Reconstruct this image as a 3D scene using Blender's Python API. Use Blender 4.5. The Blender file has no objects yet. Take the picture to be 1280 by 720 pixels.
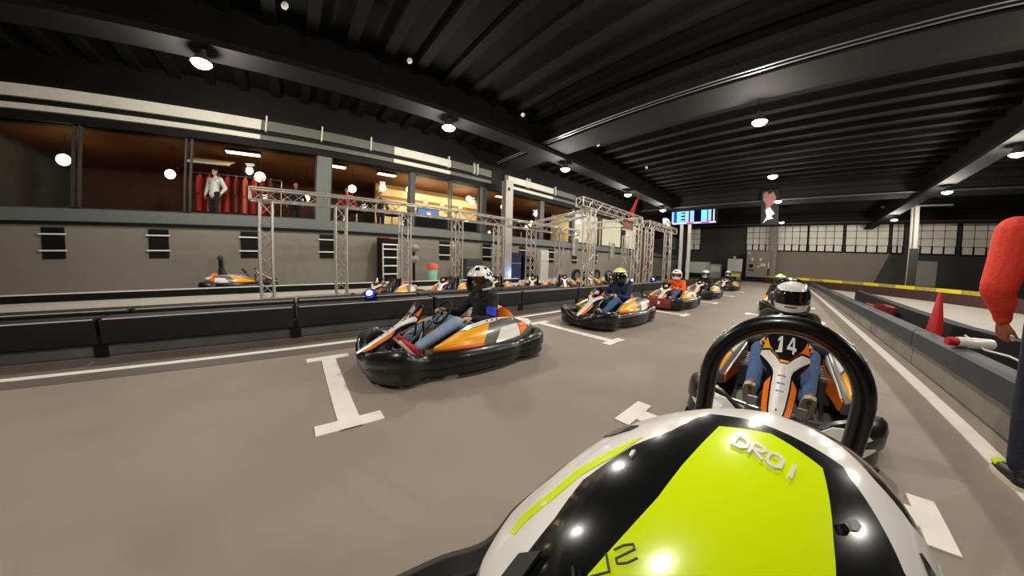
import bpy, bmesh, math, random
from mathutils import Vector, Matrix, Quaternion
random.seed(7)
SC = bpy.context.scene
COL = SC.collection
PI = math.pi
V3 = Vector

# ------------------------------------------------------------------ materials
def srgb(r, g, b):
    def f(c):
        c /= 255.0
        return c / 12.92 if c <= 0.04045 else ((c + 0.055) / 1.055) ** 2.4
    return (f(r), f(g), f(b), 1.0)

def mat(name, rgb, rough=0.5, metal=0.0, var=0.10, scale=6.0, coat=0.0, spec=0.5, bump=0.0, bscale=60.0):
    m = bpy.data.materials.new(name); m.use_nodes = True
    nt = m.node_tree; p = nt.nodes['Principled BSDF']
    c = srgb(*rgb)
    tc = nt.nodes.new('ShaderNodeTexCoord')
    n = nt.nodes.new('ShaderNodeTexNoise'); n.inputs['Scale'].default_value = scale; n.inputs['Detail'].default_value = 5
    nt.links.new(tc.outputs['Object'], n.inputs['Vector'])
    r = nt.nodes.new('ShaderNodeValToRGB')
    r.color_ramp.elements[0].position = 0.3; r.color_ramp.elements[1].position = 0.7
    r.color_ramp.elements[0].color = tuple(x * (1 - var) for x in c[:3]) + (1,)
    r.color_ramp.elements[1].color = tuple(min(1, x * (1 + var)) for x in c[:3]) + (1,)
    nt.links.new(n.outputs['Fac'], r.inputs['Fac'])
    nt.links.new(r.outputs['Color'], p.inputs['Base Color'])
    p.inputs['Roughness'].default_value = rough
    p.inputs['Metallic'].default_value = metal
    p.inputs['Coat Weight'].default_value = coat
    p.inputs['Coat Roughness'].default_value = 0.08
    p.inputs['Specular IOR Level'].default_value = spec
    if bump:
        n2 = nt.nodes.new('ShaderNodeTexNoise'); n2.inputs['Scale'].default_value = bscale
        nt.links.new(tc.outputs['Object'], n2.inputs['Vector'])
        b = nt.nodes.new('ShaderNodeBump'); b.inputs['Strength'].default_value = bump; b.inputs['Distance'].default_value = 0.02
        nt.links.new(n2.outputs['Fac'], b.inputs['Height']); nt.links.new(b.outputs['Normal'], p.inputs['Normal'])
    return m

def emit(name, rgb, strength):
    m = bpy.data.materials.new(name); m.use_nodes = True
    nt = m.node_tree; nt.nodes.remove(nt.nodes['Principled BSDF'])
    e = nt.nodes.new('ShaderNodeEmission'); e.inputs['Color'].default_value = srgb(*rgb); e.inputs['Strength'].default_value = strength
    nt.links.new(e.outputs['Emission'], nt.nodes['Material Output'].inputs['Surface'])
    return m

def glass_mat(name):
    m = bpy.data.materials.new(name); m.use_nodes = True
    nt = m.node_tree; nt.nodes.remove(nt.nodes['Principled BSDF'])
    t = nt.nodes.new('ShaderNodeBsdfTransparent'); t.inputs['Color'].default_value = (0.90, 0.92, 0.92, 1)
    g = nt.nodes.new('ShaderNodeBsdfGlossy'); g.inputs['Roughness'].default_value = 0.03
    f = nt.nodes.new('ShaderNodeFresnel'); f.inputs['IOR'].default_value = 1.35
    mx = nt.nodes.new('ShaderNodeMixShader')
    ge = nt.nodes.new('ShaderNodeNewGeometry'); sb = nt.nodes.new('ShaderNodeMath'); sb.operation = 'SUBTRACT'; sb.use_clamp = True
    nt.links.new(f.outputs['Fac'], sb.inputs[0]); nt.links.new(ge.outputs['Backfacing'], sb.inputs[1])   # the exit face of a pane does not mirror
    nt.links.new(sb.outputs[0], mx.inputs['Fac']); nt.links.new(t.outputs[0], mx.inputs[1]); nt.links.new(g.outputs[0], mx.inputs[2])
    nt.links.new(mx.outputs[0], nt.nodes['Material Output'].inputs['Surface'])
    return m

M = {}
M['asphalt'] = mat('asphalt', (146, 134, 123), 0.62, var=0.10, scale=0.9, bump=0.15, bscale=220, spec=0.35)
M['margin'] = mat('asphalt_margin', (104, 96, 88), 0.7, var=0.12, scale=1.2, bump=0.15, bscale=200, spec=0.3)
M['paint'] = mat('line_paint', (238, 234, 226), 0.55, var=0.05)
M['pitfloor'] = mat('pit_floor', (196, 190, 182), 0.6, var=0.08)
M['pitdark'] = mat('pit_dark_floor', (48, 46, 44), 0.6, var=0.15)
M['concrete'] = mat('light_concrete', (190, 184, 174), 0.7, var=0.06, scale=1)
M['wallgrey'] = mat('wall_grey', (132, 127, 116), 0.75, var=0.04, scale=0.6)
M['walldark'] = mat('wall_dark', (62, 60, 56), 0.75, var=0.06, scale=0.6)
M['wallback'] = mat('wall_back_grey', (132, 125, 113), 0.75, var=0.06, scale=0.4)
M['band'] = mat('band_grey', (104, 110, 107), 0.6, var=0.04)
M['black'] = mat('black_paint', (14, 13, 13), 0.7, var=0.2, spec=0.25)
M['ceil'] = mat('ceiling_black', (9, 9, 8), 0.9, var=0.15, scale=0.8, spec=0.15)
M['beam'] = mat('beam_dark', (19, 18, 17), 0.85, var=0.10, scale=2, spec=0.2)
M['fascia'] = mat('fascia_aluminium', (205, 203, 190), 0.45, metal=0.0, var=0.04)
M['fasciadim'] = mat('fascia_painted_dim', (92, 92, 82), 0.5, var=0.06)  # fascia colour darkened for the stretches away from the lamps
M['hoop'] = mat('hoop_black', (8, 8, 9), 0.3, var=0.2, scale=20, coat=0.4)
M['colgrey'] = mat('column_grey', (150, 147, 138), 0.7, var=0.05)
M['plastic'] = mat('black_plastic', (21, 20, 21), 0.32, var=0.2, scale=3, coat=0.25, bump=0.03, bscale=12)
M['barrier'] = mat('barrier_black', (19, 18, 19), 0.55, var=0.2, scale=2)
M['barrierdust'] = mat('barrier_dusty', (84, 82, 80), 0.75, var=0.25, scale=1.6)
M['dustlight'] = mat('barrier_foot_light', (118, 114, 106), 0.8, var=0.22, scale=1.6)
M['bluebar'] = mat('barrier_blue_black', (38, 41, 49), 0.6, var=0.2, scale=2)
M['rubber'] = mat('tyre_rubber', (26, 25, 25), 0.8, var=0.15)
M['steel'] = mat('steel', (150, 150, 150), 0.35, metal=0.9, var=0.05)
M['alu'] = mat('truss_aluminium', (206, 200, 190), 0.42, metal=0.55, var=0.05)
M['tray'] = mat('tray_metal', (150, 146, 128), 0.5, metal=0.4, var=0.12)
M['white'] = mat('white_bodywork', (236, 234, 230), 0.28, var=0.03, coat=0.5)
M['orange'] = mat('orange_bodywork', (250, 120, 14), 0.3, var=0.04, coat=0.5)
M['yellow'] = mat('amber_bodywork', (255, 176, 14), 0.3, var=0.04, coat=0.5)
M['greybody'] = mat('grey_bodywork', (98, 98, 98), 0.35, var=0.05, coat=0.3)
M['panelblack'] = mat('number_panel_black', (24, 24, 26), 0.15, var=0.1, coat=1.0)
M['red'] = mat('red_plastic', (188, 26, 36), 0.4, var=0.08)
M['darkred'] = mat('dark_red', (120, 30, 28), 0.6, var=0.1)
M['redcloth'] = mat('red_cloth', (176, 44, 36), 0.9, var=0.12)
M['skin'] = mat('skin', (206, 152, 124), 0.5, var=0.05)
M['skindark'] = mat('skin_tan', (150, 84, 66), 0.5, var=0.06)
M['jean'] = mat('blue_denim', (72, 98, 142), 0.9, var=0.18, scale=14, bump=0.2)
M['jeanlight'] = mat('light_denim', (150, 172, 204), 0.9, var=0.16, scale=12, bump=0.2)
M['jeandark'] = mat('dark_denim', (34, 38, 58), 0.9, var=0.2, scale=12, bump=0.2)
M['blackcloth'] = mat('black_fabric', (38, 37, 34), 0.9, var=0.15, scale=14, bump=0.15)
M['navy'] = mat('navy_fabric', (30, 40, 76), 0.9, var=0.15, scale=14, bump=0.15)
M['orangecloth'] = mat('orange_fabric', (246, 96, 28), 0.85, var=0.08, scale=10, bump=0.15)
M['posterred'] = mat('poster_red', (112, 74, 70), 0.8, var=0.15)
M['posterpale'] = mat('poster_pale', (206, 190, 186), 0.8, var=0.05)
M['signbrown'] = mat('sign_brown', (132, 84, 64), 0.7, var=0.08)
M['coral'] = mat('coral_red_fabric', (226, 62, 42), 0.8, var=0.06, scale=9, bump=0.2)
M['blueprint'] = mat('royal_blue_print', (30, 44, 220), 0.6, var=0.05)
M['shoebrown'] = mat('brown_suede', (136, 104, 78), 0.85, var=0.1)
M['shoered'] = mat('red_shoe', (190, 34, 34), 0.6, var=0.1)
M['shoeblack'] = mat('black_shoe', (22, 22, 20), 0.5, var=0.15)
M['sole'] = mat('cream_sole', (214, 204, 186), 0.7, var=0.05)
M['lime'] = mat('lime_yellow_paint', (226, 255, 8), 0.22, var=0.02, coat=0.8)
M['helmetwhite'] = mat('helmet_white', (244, 242, 238), 0.2, var=0.02, coat=0.8)
M['helmetblack'] = mat('helmet_black', (18, 20, 22), 0.2, var=0.2, coat=0.8)
M['visor'] = mat('smoked_visor', (14, 14, 18), 0.06, var=0.1, coat=1.0)
M['grey'] = mat('mid_grey', (140, 140, 136), 0.5, var=0.06)
M['lightgrey'] = mat('light_grey', (196, 194, 186), 0.5, var=0.05)
M['darkgrey'] = mat('dark_grey', (58, 57, 55), 0.5, var=0.1)
M['mint'] = mat('mint_plastic', (150, 214, 186), 0.45, var=0.06)
M['salmon'] = mat('salmon_red', (226, 96, 74), 0.5, var=0.06)
M['brown'] = mat('brown_panel', (96, 66, 50), 0.7, var=0.1)
M['loungeceil'] = mat('lounge_ceiling', (104, 66, 36), 0.7, var=0.25, scale=0.8)
M['loungewall'] = mat('lounge_wall', (74, 40, 31), 0.8, var=0.15)
M['cream'] = mat('cream_plaster', (232, 204, 150), 0.7, var=0.06)
M['panelwhite'] = mat('translucent_white_panel', (240, 237, 224), 0.5, var=0.12, scale=0.5)
M['lampwhite'] = emit('lamp_lens', (255, 246, 224), 40)
M['globe'] = emit('amber_globe', (255, 214, 140), 9)
M['downlight'] = emit('warm_downlight', (255, 232, 186), 7)
M['headlight'] = emit('cold_headlight', (150, 175, 255), 14)
M['headblue'] = emit('blue_led', (30, 50, 255), 3)
M['litwin'] = emit('lit_window', (255, 240, 205), 0.95)
M['tvblue'] = emit('tv_blue', (120, 160, 235), 1.0)
M['dgreen'] = emit('led_green', (52, 226, 166), 1.0)
M['dcyan'] = emit('led_cyan', (150, 250, 250), 1.05)
M['dpale'] = emit('led_pale', (190, 228, 250), 1.0)
M['dwhite'] = emit('led_white', (250, 246, 255), 1.05)
M['dblue'] = emit('led_blue', (22, 90, 226), 0.9)
M['dnavy'] = emit('led_navy', (4, 18, 60), 0.6)
M['dmag'] = emit('led_magenta', (214, 80, 220), 1.0)
M['glass'] = glass_mat('window_glass')
M['tapeyellow'] = mat('tape_yellow', (232, 214, 40), 0.6, var=0.06)
M['tapeprint'] = mat('tape_faded', (176, 158, 60), 0.7, var=0.2)
M['steelfence'] = mat('far_barrier', (70, 42, 38), 0.7, var=0.2)

# ------------------------------------------------------------------ mesh builder
class MB:
    def __init__(s): s.bm = bmesh.new(); s.mats = []
    def mi(s, m):
        if m not in s.mats: s.mats.append(m)
        return s.mats.index(m)
    def _f(s, vs, k):
        try: f = s.bm.faces.new(vs); f.material_index = k; return f
        except ValueError: return None
    def box(s, c, d, m, R=None, bev=0.0):
        k = s.mi(m); c = V3(c); h = V3(d) / 2
        b = bmesh.new(); bmesh.ops.create_cube(b, size=1)
        for v in b.verts: v.co = V3((v.co.x * d[0], v.co.y * d[1], v.co.z * d[2]))
        if bev: bmesh.ops.bevel(b, geom=list(b.edges), offset=bev, segments=2, affect='EDGES', profile=0.6)
        s._merge(b, k, c, R); return s
    def _merge(s, b, k, c, R=None):
        mp = {}
        for v in b.verts:
            q = R @ v.co if R else v.co
            mp[v.index] = s.bm.verts.new(q + c)
        for f in b.faces:
            s._f([mp[v.index] for v in f.verts], k)
        b.free()
    def sphere(s, c, r, m, seg=16, rings=10, scale=(1, 1, 1), R=None):
        b = bmesh.new(); bmesh.ops.create_uvsphere(b, u_segments=seg, v_segments=rings, radius=r)
        for v in b.verts: v.co = V3((v.co.x * scale[0], v.co.y * scale[1], v.co.z * scale[2]))
        b.verts.index_update(); s._merge(b, s.mi(m), V3(c), R); return s
    def tube(s, pts, r, m, seg=8, closed=False, cap=True):
        k = s.mi(m); pts = [V3(p) for p in pts]; n = len(pts)
        rs = r if isinstance(r, (list, tuple)) else [r] * n
        rings = []; prev = None
        for i, p in enumerate(pts):
            if closed: t = (pts[(i + 1) % n] - pts[i - 1])
            else: t = pts[min(i + 1, n - 1)] - pts[max(i - 1, 0)]
            t.normalize()
            if prev is None:
                a = V3((0, 0, 1)) if abs(t.z) < 0.9 else V3((1, 0, 0))
                u = t.cross(a).normalized()
            else: u = (prev - t * prev.dot(t)).normalized()
            prev = u; w = t.cross(u)
            rings.append([s.bm.verts.new(p + (u * math.cos(2 * PI * j / seg) + w * math.sin(2 * PI * j / seg)) * rs[i]) for j in range(seg)])
        for i in range(n if closed else n - 1):
            A, B = rings[i], rings[(i + 1) % n]
            for j in range(seg): s._f([A[j], A[(j + 1) % seg], B[(j + 1) % seg], B[j]], k)
        if not closed and cap:
            s._f(rings[0][::-1], k); s._f(rings[-1], k)
        return s
    def loft(s, rings, m, closed_ring=True, cap=True, closed_path=False):
        k = s.mi(m); R = [[s.bm.verts.new(V3(p)) for p in r] for r in rings]
        n = len(R)
        for i in range(n if closed_path else n - 1):
            A, B = R[i], R[(i + 1) % n]; q = len(A)
            for j in range(q if closed_ring else q - 1):
                s._f([A[j], A[(j + 1) % q], B[(j + 1) % q], B[j]], k)
        if cap and closed_ring and not closed_path:
            s._f(R[0][::-1], k); s._f(R[-1], k)
        return s
    def lathe(s, prof, m, c=(0, 0, 0), axis='z', seg=24):
        rings = []
        for j in range(seg):
            a = 2 * PI * j / seg; ca, sa = math.cos(a), math.sin(a); ring = []
            for (r, h) in prof:
                p = {'z': (r * ca, r * sa, h), 'x': (h, r * ca, r * sa), 'y': (r * sa, h, r * ca)}[axis]
                ring.append(V3(p) + V3(c))
            rings.append(ring)
        return s.loft(rings, m, closed_ring=False, cap=False, closed_path=True)
    def prism(s, poly, z0, z1, m, f=lambda x, y, z: (x, y, z)):
        k = s.mi(m)
        a = [s.bm.verts.new(f(x, y, z0)) for x, y in poly]; b = [s.bm.verts.new(f(x, y, z1)) for x, y in poly]
        s._f(a[::-1], k); s._f(b, k); n = len(poly)
        for i in range(n): s._f([a[i], a[(i + 1) % n], b[(i + 1) % n], b[i]], k)
        return s
    def patch(s, poly, fmap, m, lift=0.004, cuts=4):
        """a thin panel lying on the surface fmap(u, v, height); poly in (u, v)"""
        k = s.mi(m); b = bmesh.new()
        vs = [b.verts.new((x, y, 0)) for x, y in poly]; f = b.faces.new(vs)
        bmesh.ops.triangulate(b, faces=[f])
        for _ in range(cuts): bmesh.ops.subdivide_edges(b, edges=[e for e in b.edges if e.calc_length() > 0.06], cuts=1)
        bmesh.ops.triangulate(b, faces=list(b.faces))
        ext = bmesh.ops.extrude_face_region(b, geom=list(b.faces))
        for g in ext['geom']:
            if isinstance(g, bmesh.types.BMVert): g.co.z = lift
        for v in b.verts: v.co = V3(fmap(v.co.x, v.co.y, v.co.z))
        b.verts.index_update(); s._merge(b, k, V3((0, 0, 0))); return s
    def mesh(s, name, smooth=False):
        bmesh.ops.recalc_face_normals(s.bm, faces=list(s.bm.faces))
        me = bpy.data.meshes.new(name); s.bm.to_mesh(me); s.bm.free()
        for m in s.mats: me.materials.append(M[m] if isinstance(m, str) else m)
        if smooth:
            for p in me.polygons: p.use_smooth = True
            try: me.set_sharp_from_angle(angle=math.radians(40))
            except Exception: pass
        return me
    def build(s, name, parent=None, smooth=False, loc=(0, 0, 0), rot=(0, 0, 0)):
        o = bpy.data.objects.new(name, s.mesh(name, smooth)); COL.objects.link(o)
        o.location = loc; o.rotation_euler = rot
        if parent: o.parent = parent
        return o

def tag(o, label, cat, group=None, kind=None):
    o['label'] = label; o['category'] = cat
    if group: o['group'] = group
    if kind: o['kind'] = kind
    return o
def struct(o): o['kind'] = 'structure'; return o
def thing(name, label, cat, loc=(0, 0, 0), rz=0, group=None, scale=1.0):
    o = bpy.data.objects.new(name, None); COL.objects.link(o); o.empty_display_size = 0.1
    o.location = loc; o.rotation_euler = (0, 0, rz); o.scale = (scale,) * 3
    return tag(o, label, cat, group)
def put(name, me, parent, loc=(0, 0, 0), rot=(0, 0, 0), scale=None):
    o = bpy.data.objects.new(name, me); COL.objects.link(o); o.parent = parent
    o.location = loc; o.rotation_euler = rot
    if scale: o.scale = scale
    return o
def copy_tree(root, **kw):
    r = root.copy(); COL.objects.link(r)
    for ch in root.children:
        c = ch.copy(); COL.objects.link(c); c.parent = r
        for g in ch.children:
            d = g.copy(); COL.objects.link(d); d.parent = c
    return r

def rotx(a): return Matrix.Rotation(a, 3, 'X')
def roty(a): return Matrix.Rotation(a, 3, 'Y')
def rotz(a): return Matrix.Rotation(a, 3, 'Z')

# ------------------------------------------------------------------ camera
FPX, MM = 342.121, 0.728837
H = 1.15
def cam_axes(pitch, roll, yaw):
    cp, sp = math.cos(pitch), math.sin(pitch); cr, sr = math.cos(roll), math.sin(roll)
    R = Matrix(((cr, -sr, 0), (sr, cr, 0), (0, 0, 1)))
    up = R @ V3((0, cp, -sp)); fwd = R @ V3((0, -sp, -cp)); right = R @ V3((1, 0, 0))
    return (-math.sin(yaw) * fwd + math.cos(yaw) * right, math.cos(yaw) * fwd + math.sin(yaw) * right, up)
Td, Ld, Zd = cam_axes(-0.09479884, -0.02489443, 0.86950977)
cd = bpy.data.cameras.new('camera'); cam = bpy.data.objects.new('camera', cd); COL.objects.link(cam)
cam.matrix_world = Matrix(((Td[0], Td[1], Td[2], 0), (Ld[0], Ld[1], Ld[2], 0), (Zd[0], Zd[1], Zd[2], H), (0, 0, 0, 1)))
cd.type = 'PANO'; cd.sensor_width = 36; cd.sensor_height = 20.25; cd.sensor_fit = 'HORIZONTAL'
cd.clip_start = 0.01; cd.clip_end = 200
K = (0.10623007636822572, -0.0009205502662776511, -0.00011133493029579796, 3.058815137456459e-06)
for holder in (cd, getattr(cd, 'cycles', None)):
    if holder is None or not hasattr(holder, 'panorama_type'): continue
    try:
        holder.panorama_type = 'FISHEYE_LENS_POLYNOMIAL'
        holder.fisheye_fov = PI * 1.6
        holder.fisheye_polynomial_k0 = 0.0
        for i in range(4): setattr(holder, 'fisheye_polynomial_k%d' % (i + 1), -K[i])
    except Exception as e: print('cam', e)
SC.camera = cam

# ------------------------------------------------------------------ setting
Y0, Y1, XL, XR, ZC = -9.0, 40.0, -12.0, 18.5, 7.0
b = MB(); b.box((( -4.75 + XR) / 2, (Y0 + Y1) / 2, -0.05), (XR + 4.75, Y1 - Y0, 0.1), 'asphalt'); struct(b.build('floor'))
b = MB(); b.box((-8.5, (Y0 + Y1) / 2, -0.01), (7.0, Y1 - Y0, 0.18), 'pitdark'); struct(b.build('floor_pit'))
b = MB(); b.box((-10.1, (Y0 + 20) / 2, 0.09), (3.8, 20 - Y0, 0.18), 'pitfloor', bev=0.01); struct(b.build('floor_pit_platform'))
b = MB(); b.box((-4.46, (Y0 + 38) / 2, 0.002), (0.5, 38 - Y0, 0.004), 'margin'); struct(b.build('trim_1'))
b = MB(); b.box((-3.98, (Y0 + 38) / 2, 0.002), (0.26, 38 - Y0, 0.004), 'margin'); struct(b.build('trim_2'))
for nm, x, w in (('floor_marking_1', -4.16, 0.10), ('floor_marking_2', 1.41, 0.13)):
    b = MB(); b.box((x, (Y0 + 33) / 2, 0.004), (w, 33 - Y0, 0.008), 'paint'); struct(b.build(nm))
k = 3
def tmark(x0, x1, y, capl=0.40, w=0.16, t=0.12):
    global k
    b = MB()
    b.box(((x0 + x1) / 2, y, 0.004), (x1 - x0, w, 0.008), 'paint')
    b.box((x0 + t / 2, y, 0.0045), (t, capl, 0.009), 'paint'); b.box((x1 - t / 2, y, 0.0045), (t, capl, 0.009), 'paint')
    struct(b.build('floor_marking_%d' % k)); k += 1
for i in range(6): tmark(-3.62, -1.93, 0.22 + 3.5 * i, 0.46, 0.15, 0.13)
for i in range(-1, 6): tmark(-0.90, 0.86, 2.0 + 3.5 * i)
# walls
b = MB()
b.box((XL - 0.15, (Y0 + Y1) / 2, 1.1), (0.3, Y1 - Y0, 2.2), 'wallgrey'); struct(b.build('wall_left'))
b = MB(); b.box((XL - 0.10, (Y0 + Y1) / 2, 2.42), (0.34, Y1 - Y0, 0.36), 'band'); struct(b.build('trim_3'))
b = MB(); b.box((XL - 0.08, (Y0 + Y1) / 2, 2.2), (0.36, Y1 - Y0, 0.09), 'black'); struct(b.build('trim_4'))
b = MB(); b.box((XL - 0.15, (Y0 + Y1) / 2, 6.0), (0.5, Y1 - Y0, 2.0), 'black'); struct(b.build('wall_left_upper'))
FS = ((Y0, -1.35, 1), (-1.35, 3.35, 0), (3.35, 6.0, 1), (6.0, 8.35, 0), (9.25, 9.5, 0), (9.5, 13.2, 1), (13.2, 15.5, 0))  # fascia runs (start, end, lit); lamplit and dim stretches are set by colour
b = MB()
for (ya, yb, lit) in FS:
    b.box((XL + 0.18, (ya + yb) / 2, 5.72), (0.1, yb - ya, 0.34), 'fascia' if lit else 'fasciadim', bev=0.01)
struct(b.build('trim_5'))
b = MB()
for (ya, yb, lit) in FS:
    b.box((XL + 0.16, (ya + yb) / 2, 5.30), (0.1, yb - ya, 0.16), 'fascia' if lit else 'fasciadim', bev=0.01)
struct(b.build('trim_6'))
for i, y in enumerate((-1.2, 0.6, 2.4, 5.9, 7.3, 7.5, 10.9, 11.1, 13.4)):
    o = MB().box((0, 0, 0), (0.16, 0.05, 0.55), 'fascia', bev=0.008).build('fascia_clip', loc=(XL + 0.18, y, 5.78))
    tag(o, 'pale metal clip on the left wall fascia, %s from the near end' % ('first second third fourth fifth sixth seventh eighth ninth'.split()[i]), 'bracket', 'fascia clips')
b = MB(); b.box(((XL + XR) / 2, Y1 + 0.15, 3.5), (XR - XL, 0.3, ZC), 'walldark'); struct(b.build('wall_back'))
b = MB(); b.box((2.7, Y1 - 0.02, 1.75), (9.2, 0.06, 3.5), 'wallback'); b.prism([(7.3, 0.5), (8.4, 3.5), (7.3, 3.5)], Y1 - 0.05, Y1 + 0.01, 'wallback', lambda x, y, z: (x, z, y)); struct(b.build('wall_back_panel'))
b = MB(); b.box((XR + 0.15, (Y0 + Y1) / 2, 3.5), (0.3, Y1 - Y0, ZC), 'walldark'); struct(b.build('wall_right'))
b = MB(); b.box(((XL + XR) / 2 - 3.5, Y0 - 0.15, 3.5), (XR - XL + 8, 0.3, ZC), 'walldark'); struct(b.build('wall_front'))
b = MB(); b.box(((XL + XR) / 2 - 3.5, (Y0 + Y1) / 2, ZC + 0.1), (XR - XL + 8, Y1 - Y0, 0.2), 'ceil')
y = Y0 + 0.4
while y < Y1:
    b.box(((XL + XR) / 2, y, ZC - 0.09), (XR - XL, 0.28, 0.18), 'ceil'); y += 0.95
struct(b.build('ceiling'))
# transverse main beams
def main_beam(n, y):
    b = MB()
    sec = [(0, 5.98), (1.25, 5.98), (1.25, 6.12), (1.0, 6.18), (1.0, 6.62), (1.25, 6.7), (1.25, 6.95), (0, 6.95), (0, 6.7), (0.25, 6.62), (0.25, 6.18), (0, 6.12)]
    b.loft([[(x, y + a, z) for a, z in sec] for x in (XL + 1.0, XR)], 'beam')
    for q in (0, 0.09): b.tube([(XL + 1.0, y - 0.12 - q, 6.03 + q * 0.4), (XR, y - 0.12 - q, 6.03 + q * 0.4)], 0.018, 'steel', 6)
    struct(b.build('ceiling_beam_%d' % n))
for n, y in ((1, 8.3), (2, 24.3), (3, 36.3)): main_beam(n, y)
for n, x in ((4, -8.1), (5, 6.6)):
    b = MB()
    ye = 23.5 if x < 0 else Y1; ym, yl = (Y0 + ye) / 2, ye - Y0
    b.box((x - 0.1, ym, 5.90), (0.55, yl, 0.18), 'beam')
    b.box((x - 0.1, ym, 5.80), (0.7, yl, 0.03), 'beam')
    b.box((x - 0.1, ym, 6.47), (0.2, yl, 1.0), 'ceil')
    struct(b.build('ceiling_beam_%d' % n))
# columns
def column(n, x, y, w, d, z, m='colgrey'):
    b = MB(); t = 0.05
    b.box((x - w / 2 + t / 2, y, z / 2), (t, d, z), m); b.box((x + w / 2 - t / 2, y, z / 2), (t, d, z), m); b.box((x, y, z / 2), (w - 2 * t, t, z), m)
    b.box((x + w / 2 + 0.012, y - 0.06, z - 0.45), (0.02, 0.12, 0.16), 'black')
    struct(b.build('column_%d' % n))
column(1, -10.9, 8.75, 0.36, 0.45, 5.25)
column(2, 8.3, 33.0, 0.42, 0.4, 6.75, 'lightgrey')
b = MB(); b.box((8.3, 32.7, 1.75), (0.5, 0.2, 3.5), 'walldark'); struct(b.build('column_3'))
b = MB(); b.box((-1.7, 39.3, 3.3), (0.75, 0.5, 6.6), 'colgrey'); struct(b.build('column_4'))
b = MB(); b.box((8.3, 32.9, 6.75), (4.2, 0.25, 0.1), 'grey'); struct(b.build('ceiling_beam_6'))

# windows of the lounge
muls = [(-9.0, 0.15), (-6.2, 0.1), (-3.4, 0.1), (0.75, 0.5), (4.25, 0.22), (6.15, 0.07), (8.0, 0.4), (9.8, 0.1), (12.4, 0.35), (15.6, 0.3), (19.0, 0.1), (23.0, 0.1), (27.0, 0.1), (33.0, 0.3), (39.9, 0.2)]
for i in range(len(muls) - 1):
    (ya, wa), (yb, wb) = muls[i], muls[i + 1]
    a_, b_ = ya + wa / 2, yb - wb / 2
    fr = MB(); z0, z1 = 2.6, 5.05; t = 0.05
    fr.box((XL - 0.1, (a_ + b_) / 2, z0 + t / 2), (0.12, b_ - a_, t), 'darkgrey'); fr.box((XL - 0.1, (a_ + b_) / 2, z1 - t / 2), (0.12, b_ - a_, t), 'darkgrey')
    fr.box((XL - 0.1, a_ + t / 2, (z0 + z1) / 2), (0.12, t, z1 - z0), 'darkgrey'); fr.box((XL - 0.1, b_ - t / 2, (z0 + z1) / 2), (0.12, t, z1 - z0), 'darkgrey')
    w = struct(fr.build('window_%d' % (i + 1)))
    MB().box((XL - 0.1, (a_ + b_) / 2, (z0 + z1) / 2), (0.012, b_ - a_ - 2 * t, z1 - z0 - 2 * t), 'glass').build('pane', w)
for i, (y, w_) in enumerate(muls):
    if w_ >= 0.15:
        struct(MB().box((XL - 0.1, y, 3.8), (0.3, w_, 2.5), 'darkgrey' if i not in (3, 7) else 'band', bev=0.01).build('trim_%d' % (10 + i)))
# lounge shell
b = MB(); b.box((-14.75, (Y0 + Y1) / 2, 2.30), (5.2, Y1 - Y0, 0.2), 'brown'); struct(b.build('floor_lounge'))
b = MB(); b.box((-14.75, (Y0 + Y1) / 2, 5.17), (5.2, Y1 - Y0, 0.14), 'loungeceil'); struct(b.build('ceiling_lounge'))
b = MB(); b.box((-17.4, (Y0 + Y1) / 2, 3.8), (0.2, Y1 - Y0, 2.9), 'loungewall'); struct(b.build('wall_lounge'))
b = MB(); b.box((-15.2, 6.6, 3.75), (0.2, 6.4, 2.7), 'cream'); b.box((-14.8, 6.6, 4.55), (0.7, 6.4, 0.35), 'cream'); struct(b.build('wall_lounge_bar'))
b = MB(); b.box((-15.0, 21.5, 3.75), (0.2, 9.5, 2.7), 'cream'); struct(b.build('wall_lounge_bright'))

# ------------------------------------------------------------------ track barriers
def barrier(x, y0, y1, side, h=0.47, upper='barrier', lower='barrierdust', split=0.15, depth=0.24):
    """plastic track barrier: dusty kick strip below, black moulded upper, side=+1 faces +x"""
    b = MB(); L = y1 - y0
    pr = [(0.0, 0.0), (0.0, split), (0.045, split + 0.02), (0.05, h - 0.03), (0.02, h), (-depth, h), (-depth, 0)]
    lo = [(0.0, 0.0), (0.012, 0.03), (0.012, split), (-0.03, split), (-0.03, 0)]
    b.loft([[(x + side * a, yy, z) for a, z in pr] for yy in (y0, y1)], upper)
    b.loft([[(x + side * a, yy, z) for a, z in lo] for yy in (y0, y1)], lower)
    return b
seg = 2.2
pos = 'near end of the track|second from the near end|third from the near end|fourth from the near end|beside the front parked kart|behind the front white kart|behind the second kart|seventh along|eighth along|ninth along|tenth along|eleventh along|twelfth along|thirteenth along|fourteenth along|fifteenth along|sixteenth along'.split('|')
ordn = 'first second third fourth fifth sixth seventh eighth ninth tenth eleventh twelfth thirteenth fourteenth fifteenth sixteenth seventeenth eighteenth nineteenth twentieth'.split()
i = 0; y = -8.9
while y < 30:
    L = seg if y < 12 else 5.5
    o = barrier(-4.75, y + 0.01, y + L - 0.03, 1).build('track_barrier')
    tag(o, 'black track barrier along the left white line, %s segment from the near end' % ordn[i], 'barrier', 'left track barriers')
    MB().box((-4.745, y + L - 0.02, 0.13), (0.05, 0.14, 0.24), 'black').build('joint_block', o)
    if L < 3: MB().box((-4.70, y + L / 2, 0.462), (0.02, L - 0.1, 0.012), 'lightgrey').build('edge_strip', o)
    y += L; i += 1
i = 0; y = -8.9
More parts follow.
